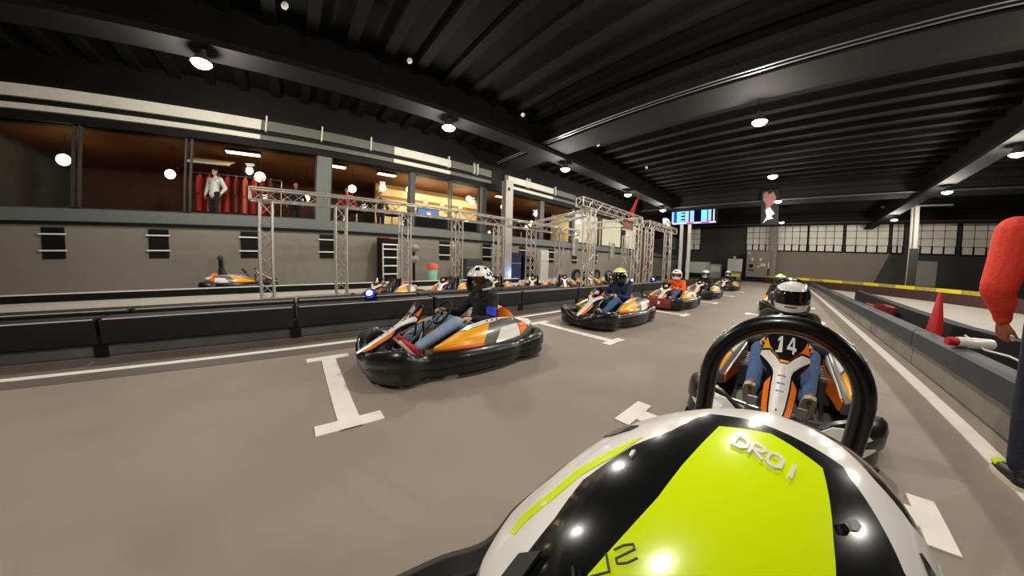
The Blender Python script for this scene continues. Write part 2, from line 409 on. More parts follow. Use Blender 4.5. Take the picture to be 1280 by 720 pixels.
while y < 5.5:
    o = barrier(-5.55, y + 0.01, y + seg - 0.02, 1, 0.46, depth=0.34).build('pit_barrier')
    tag(o, 'black inner pit barrier behind the track barrier, %s segment from the near end' % ordn[i], 'barrier', 'pit row barriers')
    if y < 2: MB().box((-5.52, y + seg / 2, 0.455), (0.02, seg - 0.1, 0.012), 'lightgrey').build('edge_strip', o)
    y += seg; i += 1
i = 0; y = 0.6
while y < 27:
    L = 2.6 if y < 14 else 5.0
    o = barrier(1.62, y + 0.01, y + L - 0.02, -1, 0.48, 'bluebar', 'dustlight', 0.24, depth=.12).build('track_barrier')
    tag(o, 'blue-black barrier along the right white line, %s segment from the camera' % ordn[i], 'barrier', 'right track barriers')
    y += L; i += 1
def wallrun(name, pts, h, w, m, top=None):
    b = MB(); rings = []
    for i, p in enumerate(pts):
        a = V3(pts[max(i - 1, 0)] + (0,)); c = V3(pts[min(i + 1, len(pts) - 1)] + (0,)); t = (c - a).normalized(); n = V3((-t.y, t.x, 0)) * w / 2; p = V3(p + (0,))
        rings.append([p + n, p + n + V3((0, 0, h)), p - n + V3((0, 0, h)), p - n])
    b.loft(rings, m)
    return b, rings
b, _ = wallrun('x', [(2.9, 18.5), (2.7, 13.5), (2.5, 9.5), (2.45, 6.9), (2.75, 5.3), (3.6, 4.2), (5.4, 3.6)], 0.5, 0.25, 'black')
tag(b.build('inner_barrier'), 'curving black barrier of the neighbouring lane behind the red cone', 'barrier')
b, _ = wallrun('x', [(-1.95, 35.6), (2.56, 31.2), (4.9, 29.0), (7.5, 24.5), (9.1, 20.2), (10.5, 14.0)], 0.62, 0.3, 'steelfence')
fb = b.build('far_barrier'); tag(fb, 'dark far barrier topped with a yellow warning band across the end of the track', 'barrier')
pts = [(-1.95, 35.6), (2.56, 31.2), (4.9, 29.0), (7.5, 24.5), (8.6, 21.6)]
b = MB(); n = 0
for a, c in zip(pts, pts[1:]):
    A, C_ = V3(a + (0,)), V3(c + (0,)); L = (C_ - A).length; q = max(2, int(L / 1.1)); t = (C_ - A).normalized(); ang = math.atan2(t.y, t.x)
    for j in range(q):
        p = A + (C_ - A) * ((j + 0.5) / q)
        b.box((p.x - t.y * -0.0 , p.y, 0.66), (L / q, 0.34, 0.2), 'tapeyellow' if n % 2 else 'tapeprint', R=rotz(ang)); n += 1
b.build('warning_band', fb)
b = MB(); b.prism([(2.9, 18.5), (3.2, 8), (4.2, 5.4), (18, 5.4), (18, 12), (10.3, 14), (8.9, 20.2), (7.3, 24.5), (4.7, 28.8), (2.8, 30.6)], 0.001, 0.006, 'concrete'); struct(b.build('floor_lane'))

# ------------------------------------------------------------------ kart
def catmull(P, n, closed=True):
    out = []; N = len(P)
    for i in range(N):
        p0, p1, p2, p3 = (V3(P[(i + q) % N]) for q in (-1, 0, 1, 2))
        for j in range(n):
            t = j / n
            out.append(0.5 * ((2 * p1) + (p2 - p0) * t + (2 * p0 - 5 * p1 + 4 * p2 - p3) * t * t + (3 * p1 - p0 - 3 * p2 + p3) * t ** 3))
    return out
# (x, y, height) around the bumper, right half from the nose
half = [(0, -1.05, .17), (.14, -1.05, .20), (.34, -1.01, .29), (.53, -.88, .32), (.60, -.72, .31), (.545, -.56, .24), (.59, -.40, .24), (.645, -.2, .25), (.67, .1, .25), (.66, .38, .24), (.625, .55, .23), (.65, .70, .26), (.64, .86, .28), (.55, .99, .29), (.36, 1.04, .28), (.15, 1.05, .27)]
outline = half + [(-x, y, h) for x, y, h in half[:0:-1]]
def make_bumper():
    b = MB(); P = catmull(outline, 6); n = len(P); rings = []
    for i in range(n):
        p = P[i]; t = P[(i + 1) % n] - P[i - 1]; t.z = 0; t.normalize(); nrm = V3((t.y, -t.x, 0)) ; h = p.z + 0.03
        if nrm.dot(V3((p.x, p.y, 0))) < 0: nrm = -nrm
        pr = [(-.05, .055), (.0, .045), (.02, .07), (.012, h * .45), (.03, h * .52), (.03, h * .78), (.012, h * .93), (-.02, h), (-.07, h - .01), (-.09, h * .86), (-.085, h * .5), (-.06, .09)]
        rings.append([V3((p.x, p.y, 0)) + nrm * (a - .03) + V3((0, 0, z)) for a, z in pr])
    b.loft(rings, 'plastic', closed_path=True)
    return b.mesh('bumper', True)
ME = {}
ME['bumper'] = make_bumper()
def make_tray():
    b = MB()
    b.prism([(-.2, -.93), (.2, -.93), (.44, -.75), (.3, -.4), (.3, .2), (-.3, .2), (-.3, -.4), (-.44, -.75)], .06, .075, 'tray')
    for s in (-1, 1):
        b.tube([(s * .32, -.95, .1), (s * .3, -.5, .09), (s * .33, 0, .09), (s * .36, .9, .12)], .016, 'steel', 8)
        b.tube([(s * .1, -.78, .2), (s * .46, -.70, .2)], .014, 'steel', 8)
        b.box((s * .2, -.93, .13), (.16, .03, .1), 'tray', bev=.006)
    b.tube([(-.3, -.9, .1), (.3, -.9, .1)], .014, 'steel', 8)
    b.tube([(-.4, .78, .13), (.4, .78, .13)], .016, 'steel', 8)
    return b.mesh('chassis')
ME['chassis'] = make_tray()
def pod_surface(s):
    ys = [-.46, -.25, -.02, .2, .42, .62, .82]
    ob = [(.47, .27), (.54, .275), (.585, .275), (.60, .275), (.595, .275), (.56, .28), (.50, .31)]
    it = [(.43, .285), (.40, .37), (.36, .45), (.345, .485), (.36, .50), (.40, .475), (.41, .44)]
    def f(u, v, w=0):
        u = min(max(u, 0), 1); q = u * 6; i = min(int(q), 5); t = q - i
        y = ys[i] + (ys[i + 1] - ys[i]) * t
        o = V3((ob[i][0] + (ob[i + 1][0] - ob[i][0]) * t, 0, ob[i][1] + (ob[i + 1][1] - ob[i][1]) * t))
        n = V3((it[i][0] + (it[i + 1][0] - it[i][0]) * t, 0, it[i][1] + (it[i + 1][1] - it[i][1]) * t))
        p = o.lerp(n, v); bul = .035 * 4 * v * (1 - v)
        p.x += bul * .8 + w * .7; p.z += bul + w * .7
        return V3((s * p.x, y, p.z))
    return f
def make_pod(s):
    f = pod_surface(s); b = MB(); rings = []
    for i in range(19):
        u = i / 18; top = [f(u, j / 8) for j in range(9)]
        i_top = top[-1]; rings.append(top + [V3((i_top.x - s * .02, i_top.y, i_top.z - .01)), V3((i_top.x - s * .03, i_top.y, .2)), V3((top[0].x - s * .02, top[0].y, .2))])
    b.loft(rings, 'greybody')
    g = lambda P: [(x, y) for x, y in P]
    def inn(u, v, w=0):
        p = f(u, 1); return V3((p.x - s * (.022 + .012 * (1 - v) + w), p.y, .2 + (p.z - .012 - .2) * v))
    b.patch(g([(.02, .1), (.02, .9), (.3, .9), (.62, .74), (.62, .1)]), inn, 'orange', .010)
    b.patch(g([(.05, .92), (.62, .99), (.75, .99), (.75, .66)]), inn, 'white', .014)
    b.patch(g([(.0, .02), (.02, .96), (.22, .97), (.30, .73), (.52, .76), (.38, .02)]), f, 'yellow', .011)
    b.patch(g([(.0, .0), (.02, .12), (.37, .10), (.40, .0)]), f, 'orange', .014)
    b.patch(g([(.24, .98), (.315, .76), (.56, .79), (.80, .98)]), f, 'white', .011)
    b.patch(g([(.50, .02), (.60, .46), (.80, .58), (.80, .06)]), f, 'white', .011)
    b.patch(g([(.81, .08), (.81, .58), (.93, .62), (.91, .2)]), f, 'orange', .011)
    b.patch(g([(.88, .66), (.82, .98), (1, .98), (1, .5), (.95, .3)]), f, 'white', .011)
    for q in range(3): b.patch(g([(.50 + .05 * q, .86), (.515 + .05 * q, .92), (.535 + .05 * q, .92), (.52 + .05 * q, .86)]), f, 'panelblack', .015)
    return b.mesh('side_pod', True)
ME['pod_r'] = make_pod(1); ME['pod_l'] = make_pod(-1)
# front fairing
FP = [(-1.065, .235), (-.94, .30), (-.78, .385), (-.63, .475), (-.50, .57), (-.41, .70)]
HW = [.042, .085, .098, .098, .165, .13]
def fair(u, v, w=0):
    u = min(max(u, 0), 1); q = u * 5; i = min(int(q), 4); t = q - i
    y = FP[i][0] + (FP[i + 1][0] - FP[i][0]) * t; z = FP[i][1] + (FP[i + 1][1] - FP[i][1]) * t
    hw = HW[i] + (HW[i + 1] - HW[i]) * t
    n = V3((0, -(FP[i + 1][1] - FP[i][1]), FP[i + 1][0] - FP[i][0])); n.normalize(); n = V3((0, n.y, -n.z)) if n.z < 0 else n
    return V3((v * hw, y, z - .06 * v * v * (hw / .19))) + n * w
def make_fairing():
    b = MB(); rings = []
    for i in range(25):
        u = i / 24; top = [fair(u, -1 + j / 6) for j in range(13)]
        bot = [fair(u, 1 - j / 6, -.02) for j in range(13)]
        rings.append(top + bot)
    b.loft(rings, 'panelblack')
    b.patch([(.0, -.6), (.0, .6), (.12, .5), (.55, .55), (.8, .98), (.84, .98), (.82, .62), (.66, .2), (.66, -.2), (.82, -.62), (.84, -.98), (.8, -.98), (.55, -.55), (.12, -.5)], fair, 'white', .006)
    for s in (-1, 1):
        b.patch([(.06, s * .62), (.10, s * .98), (.46, s * .98), (.52, s * .66)], fair, 'orange', .006)
        b.patch([(.70, s * .22), (.86, s * .66), (.98, s * .98), (.86, s * .98), (.835, s * .56)], fair, 'yellow' if s < 0 else 'orange', .009)
    b.patch([(.672, -.2), (.672, .2), (.70, .24), (.70, -.24)], fair, 'yellow', .009)
    for q in (.36, .44, .52): b.patch([(q, -.25), (q, .25), (q + .012, .25), (q + .012, -.25)], fair, 'grey', .009)
    b.patch([(.17, -.05), (.17, .05), (.19, .05), (.19, -.05)], fair, 'panelblack', .01)
    return b.mesh('front_fairing', True)
ME['fairing'] = make_fairing()
def make_panel(digits):
    b = MB(); lift = lambda u, v, w: fair(u, v, w + .006)
    b.patch([(.71, -.22), (.71, .22), (.84, .56), (.96, .86), (.99, .8), (.99, -.8), (.96, -.86), (.84, -.56)], lift, 'panelblack', .006)
    l2 = lambda u, v, w: fair(u, v, w + .013)
    if digits:   # a white 1 and 4
        def glyph(P, x0):
            b.patch([(.955 - y * .175, x0 + x * .36) for x, y in P], l2, 'white', .003)
        glyph([(.15, .12), (.45, 0), (.68, 0), (.68, .84), (.9, .84), (.9, 1), (.15, 1), (.15, .84), (.42, .84), (.42, .2), (.15, .3)], -.46)
        for P4 in ([(.66, 0), (.9, 0), (.9, 1), (.66, 1)], [(.02, .56), (1.1, .56), (1.1, .74), (.02, .74)], [(.58, 0), (.8, 0), (.27, .62), (.02, .62)]): glyph(P4, .02)
    else:
        b.patch([(.82, -.25), (.82, .3), (.9, .35), (.93, -.1), (.88, -.3)], l2, 'lightgrey', .003)
    return b.mesh('number_panel', True)
ME['panel14'] = make_panel(True); ME['panel'] = make_panel(False)
def make_wheel(w):
    b = MB(); R = .135
    b.lathe([(.065, -w / 2), (.10, -w / 2 - .004), (R - .015, -w / 2), (R, -w / 2 + .02), (R, w / 2 - .02), (R - .015, w / 2), (.10, w / 2 + .004), (.065, w / 2), (.065, -w / 2)], 'rubber', axis='x', seg=28)
    t = b.mesh('tyre', True)
    b = MB(); b.lathe([(0, -w / 2 + .03), (.025, -w / 2 + .01), (.05, -w / 2 + .03), (.066, -w / 2 + .005), (.066, w / 2 - .005), (.05, w / 2 - .03), (.025, w / 2 - .01), (0, w / 2 - .03)], 'steel', axis='x', seg=20)
    return t, b.mesh('rim', True)
ME['tf'], ME['rf'] = make_wheel(.12); ME['tr'], ME['rr'] = make_wheel(.19)
def make_seat():
    b = MB(); rings = []
    prof = [(-.02, .13), (.12, .10), (.3, .115), (.42, .20), (.50, .34), (.56, .50), (.60, .62)]
    wid = [.15, .185, .2, .205, .21, .2, .165]
    def ring(off):
        out = []
        for (y, z), w in zip(prof, wid):
            r = []
            for j in range(13):
                a = -1 + j / 6
                r.append(V3((a * (w + off), y - off * .6 - abs(a) ** 3 * .10, z + off * -.2 + abs(a) ** 3 * .07)))
            out.append(r)
        return out
    A = ring(0); B = ring(-.018)
    for i in range(len(A)): rings.append(A[i] + [V3((p.x * .93, p.y - .03 if i > 2 else p.y, p.z + .02)) for p in A[i][::-1]])
    b.loft(rings, 'plastic')
    return b.mesh('seat', True)
ME['seat'] = make_seat()
def ringpts(c, r, R, n=24): return [V3(c) + R @ V3((r * math.cos(2 * PI * i / n), r * math.sin(2 * PI * i / n), 0)) for i in range(n)]
def make_wheelst():
    b = MB(); R = rotx(math.radians(52)); c = V3((0, -.13, .56))
    b.tube(ringpts(c, .15, R), .0155, 'blackcloth', 8, closed=True)
    for a in (0, PI, -PI / 2): b.tube([c, c + R @ V3((math.cos(a) * .145, math.sin(a) * .145, 0))], .012, 'steel', 6)
    b.sphere(c, .04, 'plastic', 12, 8, (1, 1, .5), R)
    m1 = b.mesh('steering_wheel', True)
    b = MB(); b.tube([c, (0, -.62, .18)], .014, 'steel', 8); b.tube([(-.12, -.5, .2), (0, -.36, .38), (.12, -.5, .2)], .012, 'steel', 6)
    b.tube([(-.15, -.42, .1), (-.1, -.4, .5)], .012, 'plastic', 6); b.tube([(.15, -.42, .1), (.1, -.4, .5)], .012, 'plastic', 6)
    return m1, b.mesh('steering_column')
ME['sw'], ME['sc'] = make_wheelst()
for nm, s_ in (('batt_r', 1), ('batt_l', -1)):
    b = MB(); b.box((s_ * .36, .16, .2), (.2, .5, .2), 'darkgrey', bev=.015)
    for j in range(6): b.box((s_ * .36, -.04 + .08 * j, .303), (.18, .03, .016), 'grey')
    ME[nm] = b.mesh('battery_pack')
ME['motor'] = MB().lathe([(0, -.1), (.09, -.1), (.095, -.06), (.085, -.05), (.095, -.04), (.085, -.02), (.095, 0), (.09, .1), (0, .1)], 'grey', (-.1, .74, .2), 'x', 16).mesh('motor', True)
ME['ctrl'] = MB().box((.3, .72, .24), (.22, .2, .2), 'darkgrey', bev=.02).mesh('controller')
b = MB()
b.loft([[V3((x * w, y + .0, z)) for x, z in ((-1, z0), (-.7, z1), (0, z1 + .015), (.7, z1), (1, z0))] for (w, y, z0, z1) in ((.12, .60, .30, .54), (.17, .66, .3, .57), (.18, .78, .29, .5), (.15, .9, .28, .38))], 'orange', closed_ring=True)
ME['cover'] = b.mesh('rear_cover', True)
b = MB(); b.tube([(0, 0, .16), (0, .06, .07)], .008, 'steel', 6); b.box((0, 0, .21), (.07, .02, .13), 'steel', R=rotx(-.35), bev=.005); ME['pedal'] = b.mesh('pedal')
def make_hoop(w, yh, top, r):
    b = MB(); P = [(-w, yh + .03, .12), (-w, yh + .02, top * .55), (-w, yh, top - w - .02)]
    for i in range(1, 30):
        a = PI - PI * i / 30; P.append((w * math.cos(a), yh, top - w + w * math.sin(a)))
    P += [(w, yh, top - w - .02), (w, yh + .02, top * .55), (w, yh + .03, .12)]
    b.tube(P, r, 'hoop', 18)
    for i in (7, 9, 16, 24, 26): 
        p = V3(P[i]); d = (p - V3((0, yh, top - w))).normalized(); b.sphere(p + d * r * .95, .005, 'white', 8, 6)
    q = [(-w * .72, yh - .02, top * .5), (-w * .72, yh - .02, top - w * .9), (0, yh - .02, top - w * .35), (w * .72, yh - .02, top - w * .9), (w * .72, yh - .02, top * .5)]
    return b.mesh('roll_hoop', True)
ME['hoop_own'] = make_hoop(.160, .0, 1.032, .0215); ME['hoop_pit'] = make_hoop(.2, .62, .84, .032)
for s in (-1, 1):
    b = MB()
    ff = lambda u, v, w, s=s: V3((s * (.14 + .42 * u), -1.095 + .02 * u + .26 * u ** 3 + .13 * max(0, v - .5) - w, .12 + .20 * v + .01 * u))
    b.patch([(.0, .55), (.35, .95), (1, .95), (.9, .66), (.4, .5)], ff, 'white', .012)
    b.patch([(.1, .1), (.8, .42), (.96, .3), (.5, .05)], ff, 'white', .012)
    b.patch([(.5, .93), (.75, 1.02), (.95, .94), (.7, .85)], ff, 'orange', .016)
    b.box((s * .35, -1.05, .16), (.34, .03, .03), 'plastic')
    ME['nose_%d' % s] = b.mesh('nose_panel')
b = MB(); b.loft([[(s_ * 0 + x, y, z) for y, z in ((-1.09, .07), (-1.10, .2), (-1.06, .30), (-.97, .31), (-.95, .1))] for x, s_ in ((-.30, 0), (.34, 0))], 'darkred')
b.box((.05, -1.10, .2), (.06, .03, .08), 'white', bev=.006)
ME['red_bumper'] = b.mesh('red_nose')

def kart(label, x, y, rz=0, group=None, num=False, hoop=None, extra=None, z=0):
    t = thing('go_kart', label, 'go-kart', (x, y, z), rz, group)
    put('bumper', ME['bumper'], t); put('chassis', ME['chassis'], t)
    for s in ('r', 'l'): put('side_pod', ME['pod_' + s], t, scale=(.86, 1, .82) if hoop and hoop[0] == 'own' else None)
    f = put('front_fairing', ME['fairing'], t); put('number_panel', ME['panel14'] if num else ME['panel'], f)
    for (xx, yy, tm, rm) in ((.46, -.70, 'tf', 'rf'), (-.46, -.70, 'tf', 'rf'), (.47, .78, 'tr', 'rr'), (-.47, .78, 'tr', 'rr')):
        w = put('tyre', ME[tm], t, (xx, yy, .135)); put('rim', ME[rm], w)
    put('seat', ME['seat'], t); put('steering_wheel', ME['sw'], t); put('steering_column', ME['sc'], t)
    put('battery_pack', ME['batt_r'], t); put('battery_pack', ME['batt_l'], t); put('motor', ME['motor'], t); put('controller', ME['ctrl'], t)
    put('rear_cover', ME['cover'], t)
    for s in (-1, 1): put('pedal', ME['pedal'], t, (s * .15, -.76, 0))
    if hoop: put('roll_hoop', ME['hoop_' + hoop[0]], t, (hoop[1], hoop[2], 0))
    if extra == 'nose': put('nose_panel', ME['nose_1'], t); put('nose_panel', ME['nose_-1'], t)
    elif extra: put('nose_panel', ME[extra], t)
    return t

# ------------------------------------------------------------------ people
def limb(b, pts, k='skin', seg=12):
    """overlapping tapered capsules through (point, radius)"""
    for i, (p, r) in enumerate(pts):
        b.sphere(p, r, k, seg, 8)
        if i: b.tube([pts[i - 1][0], p], [pts[i - 1][1], r], k, seg)
def remesh(b, name, vox, material, smooth=3, cut=None):
    me = b.mesh(name); o = bpy.data.objects.new('tmp', me); COL.objects.link(o)
    m = o.modifiers.new('r', 'REMESH'); m.mode = 'VOXEL'; m.voxel_size = vox
    s = o.modifiers.new('s', 'SMOOTH'); s.factor = .5; s.iterations = smooth
    bpy.context.view_layer.update()
    dg = bpy.context.evaluated_depsgraph_get()
    out = bpy.data.meshes.new_from_object(o.evaluated_get(dg)); out.name = name
    bpy.data.objects.remove(o); out.materials.clear(); out.materials.append(M[material])
    for p in out.polygons: p.use_smooth = True
    return out
def recol(me, m):
    c = me.copy(); c.materials.clear(); c.materials.append(M[m]); return c
def hand(b, wrist, d, palm_n, side, curl=.9, scale=1.0):
    """palm + four bent fingers + thumb.  d: direction wrist->knuckles, palm_n: palm normal, side: +1 when the thumb is on d x palm_n"""
    w = V3(wrist); d = V3(d).normalized(); n = V3(palm_n); n = (n - d * n.dot(d)).normalized(); s = d.cross(n) * side
    S = scale
    for q in (-.5, .0, .5):
        limb(b, [(w + s * q * .03 * S, .017 * S), (w + d * .05 * S + s * q * .05 * S, .015 * S), (w + d * .085 * S + s * q * .058 * S, .0125 * S)])
    for q, L in ((1.0, .9), (.35, 1.0), (-.33, .95), (-1.0, .76)):
        a = w + d * .085 * S + s * q * .029 * S; p = [(a, .0098 * S)]; ang = curl * .35; u = d
        for seglen in (.038, .026, .02):
            u = (d * math.cos(ang) + n * math.sin(ang)); a = a + u * seglen * L * S; p.append((a, .0088 * S if seglen > .03 else .0078 * S)); ang += curl * .75
        limb(b, p, seg=8)
    a = w + d * .025 * S + s * .024 * S; u1 = (d * .72 + s * .62 + n * .25).normalized(); u2 = (d * .88 + s * .15 + n * .42).normalized()
    limb(b, [(a, .014 * S), (a + u1 * .04 * S, .0115 * S), (a + u1 * .04 * S + u2 * .03 * S, .0095 * S), (a + u1 * .04 * S + u2 * .052 * S, .008 * S)], seg=8)
def head(b, c, tilt=0.0, R=None):
    R = R or rotx(tilt); c = V3(c); q = lambda x, y, z: c + R @ V3((x, y, z))
    b.sphere(c + R @ V3((0, .01, .03)), .1, 'skin', 24, 16, (.78, .98, 1.0), R)
    b.sphere(q(0, -.02, -.05), .07, 'skin', 20, 12, (.85, 1.0, .95), R)
    limb(b, [(q(0, -.055, -.095), .026), (q(0, -.07, -.085), .02)])
    limb(b, [(q(0, -.088, .012), .010), (q(0, -.103, -.012), .013), (q(0, -.112, -.026), .015)], seg=8)
    for s in (-1, 1):
        limb(b, [(q(s * .012, -.1, -.03), .010)], seg=8)
        limb(b, [(q(s * .012, -.088, .03), .012), (q(s * .05, -.075, .028), .012)], seg=8)
        limb(b, [(q(s * .079, .012, .025), .014), (q(s * .082, .016, .0), .015), (q(s * .077, .008, -.025), .011)], seg=8)
    limb(b, [(q(-.022, -.088, -.062), .010), (q(0, -.096, -.062), .011), (q(.022, -.088, -.062), .010)], seg=8)
    limb(b, [(q(-.018, -.086, -.076), .010), (q(0, -.092, -.077), .011), (q(.018, -.086, -.076), .010)], seg=8)

SH = dict(pel=(0, .34, .27), hip=(.10, .32, .25), kn=(.19, -.06, .46), an=(.18, -.53, .235), toe=(.19, -.66, .33), wa=(0, .42, .43), ch=(0, .47, .60), nk=(0, .455, .775), hd=(0, .39, .915), sh=(.185, .455, .70), el=(.28, .22, .47), wr=(.165, -.02, .545))
def mx(p, s): return V3((p[0] * s, p[1], p[2]))
def seated_body(name, hands):
    b = MB(); J = SH
    limb(b, [(J['pel'], .12), (J['wa'], .115), (J['ch'], .13), (J['nk'], .055), (V3(J['hd']) + V3((0, .02, -.05)), .055)])
    for s in (-1, 1):
        el, wr, d, n = hands[s]
        limb(b, [(mx(J['ch'], s) + V3((s * .07, 0, .06)), .09), (mx(J['sh'], s), .062), (el, .042), (wr, .026)])
        hand(b, wr, d, n, 1 if s > 0 else -1)
        limb(b, [(mx(J['pel'], s) + V3((s * .05, 0, 0)), .10), (mx(J['hip'], s), .088), (mx(J['kn'], s), .056), (mx(J['an'], s), .036), (V3((s * .185, -.59, .25)), .034), (mx(J['toe'], s), .026)])
        limb(b, [(mx(J['an'], s), .036), (V3((s * .18, -.53, .17)), .032)])
    head(b, J['hd'])
    return remesh(b, name, .007, 'skin', 2)
def seated_jacket(name, hands):
    b = MB(); J = SH
    limb(b, [(V3(J['pel']) + V3((0, .02, .05)), .145), (J['wa'], .145), (J['ch'], .155), (V3(J['nk']) + V3((0, .01, -.02)), .082), (V3(J['nk']) + V3((0, .0, .02)), .076)])
    limb(b, [(V3((-.1, .45, .62)), .12), (V3((.1, .45, .62)), .12)])
    for s in (-1, 1):
        el, wr, d, n = hands[s]; wr2 = V3(wr).lerp(V3(el), .05)
        limb(b, [(mx(J['ch'], s) + V3((s * .07, 0, .05)), .105), (mx(J['sh'], s), .082), (V3(mx(J['sh'], s)).lerp(V3(el), .6), .066), (el, .062), (V3(el).lerp(V3(wr), .5), .05), (wr2, .038)])
    return remesh(b, name, .012, 'blackcloth', 2)
def seated_jeans(name):
    b = MB(); J = SH
    limb(b, [(V3(J['pel']) + V3((-.05, 0, -.02)), .135), (V3(J['pel']) + V3((.05, 0, -.02)), .135)])
    for s in (-1, 1):
        limb(b, [(mx(J['hip'], s), .108), (V3(mx(J['hip'], s)).lerp(mx(J['kn'], s), .6), .088), (mx(J['kn'], s), .074), (V3(mx(J['kn'], s)).lerp(mx(J['an'], s), .4), .066), (V3(mx(J['kn'], s)).lerp(mx(J['an'], s), .9), .056)])
    return remesh(b, name, .012, 'jean', 2)
def shoe_mesh(name, m, sole='sole'):
    b = MB(); limb(b, [((0, .075, .045), .042), ((0, .0, .05), .044), ((0, -.08, .04), .043), ((0, -.14, .032), .036)], m); limb(b, [((0, .06, .07), .042), ((0, .05, .10), .042)], m)
    me = remesh(b, name, .009, m, 3)
    b = MB(); pr = [(-.036, .11), (-.045, .0), (-.047, -.09), (-.036, -.16), (0, -.182), (.036, -.16), (.047, -.09), (.045, 0), (.036, .11), (0, .122)]
    b.prism(pr, .0, .028, sole); return me, b.mesh(name + '_sole')
norm = {s: ((s * .28, .22, .47), (s * .165, -.02, .545), (-s * .15, -.8, .25), (-s * .6, -.5, -.7)) for s in (-1, 1)}
handsA = dict(norm); handsA[1] = ((.31, .33, .45), (.235, .12, .50), (-.1, -.95, -.05), (0, .05, -1))
ME['bodyW'] = seated_body('body', norm); ME['jackW'] = seated_jacket('jacket', norm)
ME['bodyA'] = seated_body('body', handsA); ME['jackA'] = seated_jacket('jacket', handsA)
ME['jeans'] = seated_jeans('jeans')
SHOE = {k_: shoe_mesh('shoe', m) for k_, m in (('brown', 'shoebrown'), ('red', 'shoered'), ('black', 'shoeblack'))}
JM = {}
def coloured(key, m):
    if (key, m) not in JM: JM[(key, m)] = recol(ME[key], m)
    return JM[(key, m)]
# helmets -----------------------------------------------------------
def helmet_mesh(style, seg=56, rings=36):
    b = MB(); R = V3((.158, .198, .184)); T = 146
    cols = {'w': 'helmetwhite', 'b': 'helmetblack', 'l': 'lime', 'g': 'grey'}
    def P(th, ph, o=0):
        st, ct = math.sin(th), math.cos(th); x = math.sin(ph) * st; y = -math.cos(ph) * st; z = ct
        p = V3((x * (R.x + o), y * (R.y + o), z * (R.z + o)))
        low = max(0, (th - math.radians(88)) / math.radians(40)); fr = max(0, math.cos(ph))
        p.y -= .035 * low ** .6 * fr ** 1.5; 
        if th > math.radians(118): q = (th - math.radians(118)) / math.radians(28); p.z += .035 * q * q; p.x *= 1 + .22 * q; p.y = p.y * (1 + .18 * q)
        return p
    grid = {}
    for i in range(rings + 1):
        for j in range(seg):
            grid[i, j] = b.bm.verts.new(P(math.radians(T * i / rings) + 1e-4, 2 * PI * j / seg))
    for i in range(rings):
        for j in range(seg):
            th = T * (i + .5) / rings; ph = (360 * (j + .5) / seg + 180) % 360 - 180
            if 70 < th < 101 and abs(ph) < 62: continue
            c = cols[style(th, ph)]
            b._f([grid[i, j], grid[i, (j + 1) % seg], grid[i + 1, (j + 1) % seg], grid[i + 1, j]], b.mi(c))
    me = b.mesh('helmet', True)
    vb = MB(); n = 20; vr = []
    for i in range(9):
        th = math.radians(66 + 37 * i / 8); vr.append([P(th, math.radians(-70 + 140 * j / n), .006) for j in range(n + 1)] + [P(th, math.radians(70 - 140 * j / n), .003) for j in range(n + 1)])
    vb.loft(vr, 'visor'); vm = vb.mesh('visor', True)
    return me, vm
def stA(th, ph):
    a = abs(ph)
    if th < 58: return 'b' if (24 < th < 44 and 10 < a < 48) or (30 < th < 40 and 80 < a < 130) else 'w'
    if 58 <= th < 72: return 'w' if a < 75 else 'b'
    if a > 60 and abs((th - 62) - (a - 62) * .55) < 11: return 'w'
    if th > 116 and 55 < a < 130: return 'w'
    return 'b'
def stB(th, ph):
    a = abs(ph)
    if th < 26: return 'w'
    if th < 44: return 'l' if a < 120 else 'w'
    if th < 58: return 'w'
    if a > 60 and abs((th - 75) - (a - 62) * .5) < 6: return 'w'
    return 'b'
def stC(th, ph):
    a = abs(ph)
    if 40 < th < 66 and a < 60: return 'b' if 46 < th < 54 and a < 30 else 'w'
    return 'g' if th > 110 and a > 60 else 'w'
def stD(th, ph):
    a = abs(ph)
    return 'w' if th < 62 else ('w' if th > 104 and a < 40 else 'b')
def stF(th, ph):   # kart 14: black crown, white oval brow and white chin bar
    a = abs(ph)
    if (a / 62) ** 2 + ((th - 50) / 21) ** 2 < 1: return 'w'
    if th > 98 and a < 68 and not (108 < th < 114 and a < 22): return 'w'
    if 14 < th < 22 and a < 40: return 'w'
    return 'b'
HM = {k_: helmet_mesh(f) for k_, f in (('A', stA), ('B', stB), ('C', stC), ('D', stD), ('F', stF))}
ME['eye'] = MB().sphere((0, 0, 0), .0125, 'black', 10, 8).mesh('eye', True)
def driver(label, kx, ky, jacket, jeans, helmet, shoe='black', body='W', visor_up=False, turn=0.0, rz=0, patch=None, kz=0, scale=1.0, own=False):
    t = thing('person', label, 'person', (kx, ky, kz), rz, 'kart drivers', scale)
    bd = put('body', ME['body' + body], t)
    put('jacket', coloured('jack' + body, jacket), t); put('jeans', coloured('jeans', jeans), t)
    for s in (-1, 1):
        sh = put('shoe', SHOE[shoe][0], t, (s * .185, -.585, .20), (math.radians(-50), 0, 0)); put('sole', SHOE[shoe][1], sh)
    if not own:
        h = put('helmet', HM[helmet][0], t, (0, .385, .918), (math.radians(4), 0, turn))
        if not visor_up: put('visor', HM[helmet][1], h)
        else:
            for s in (-1, 1): put('eye', ME['eye'], t, (s * .033, .31, .927))
    if patch:
        b = MB(); arm_ax = (V3((.185, .455, .70)) - V3((.31, .33, .45))).normalized()
        ff = lambda u, v, w: V3((.25, .392, .575)) + arm_ax * (v - .5) * .13 + (V3((1, 0, 0)) * math.cos(u * 1.9 - .2) + V3((0, -1, 0)) * math.sin(u * 1.9 - .2)) * (.068 + w)
        b.patch([(0, .1), (.3, 0), (.9, .3), (1, .8), (.5, 1), (.1, .8)], ff, patch, .012); put('emblem', b.mesh('emblem'), t)
    return t

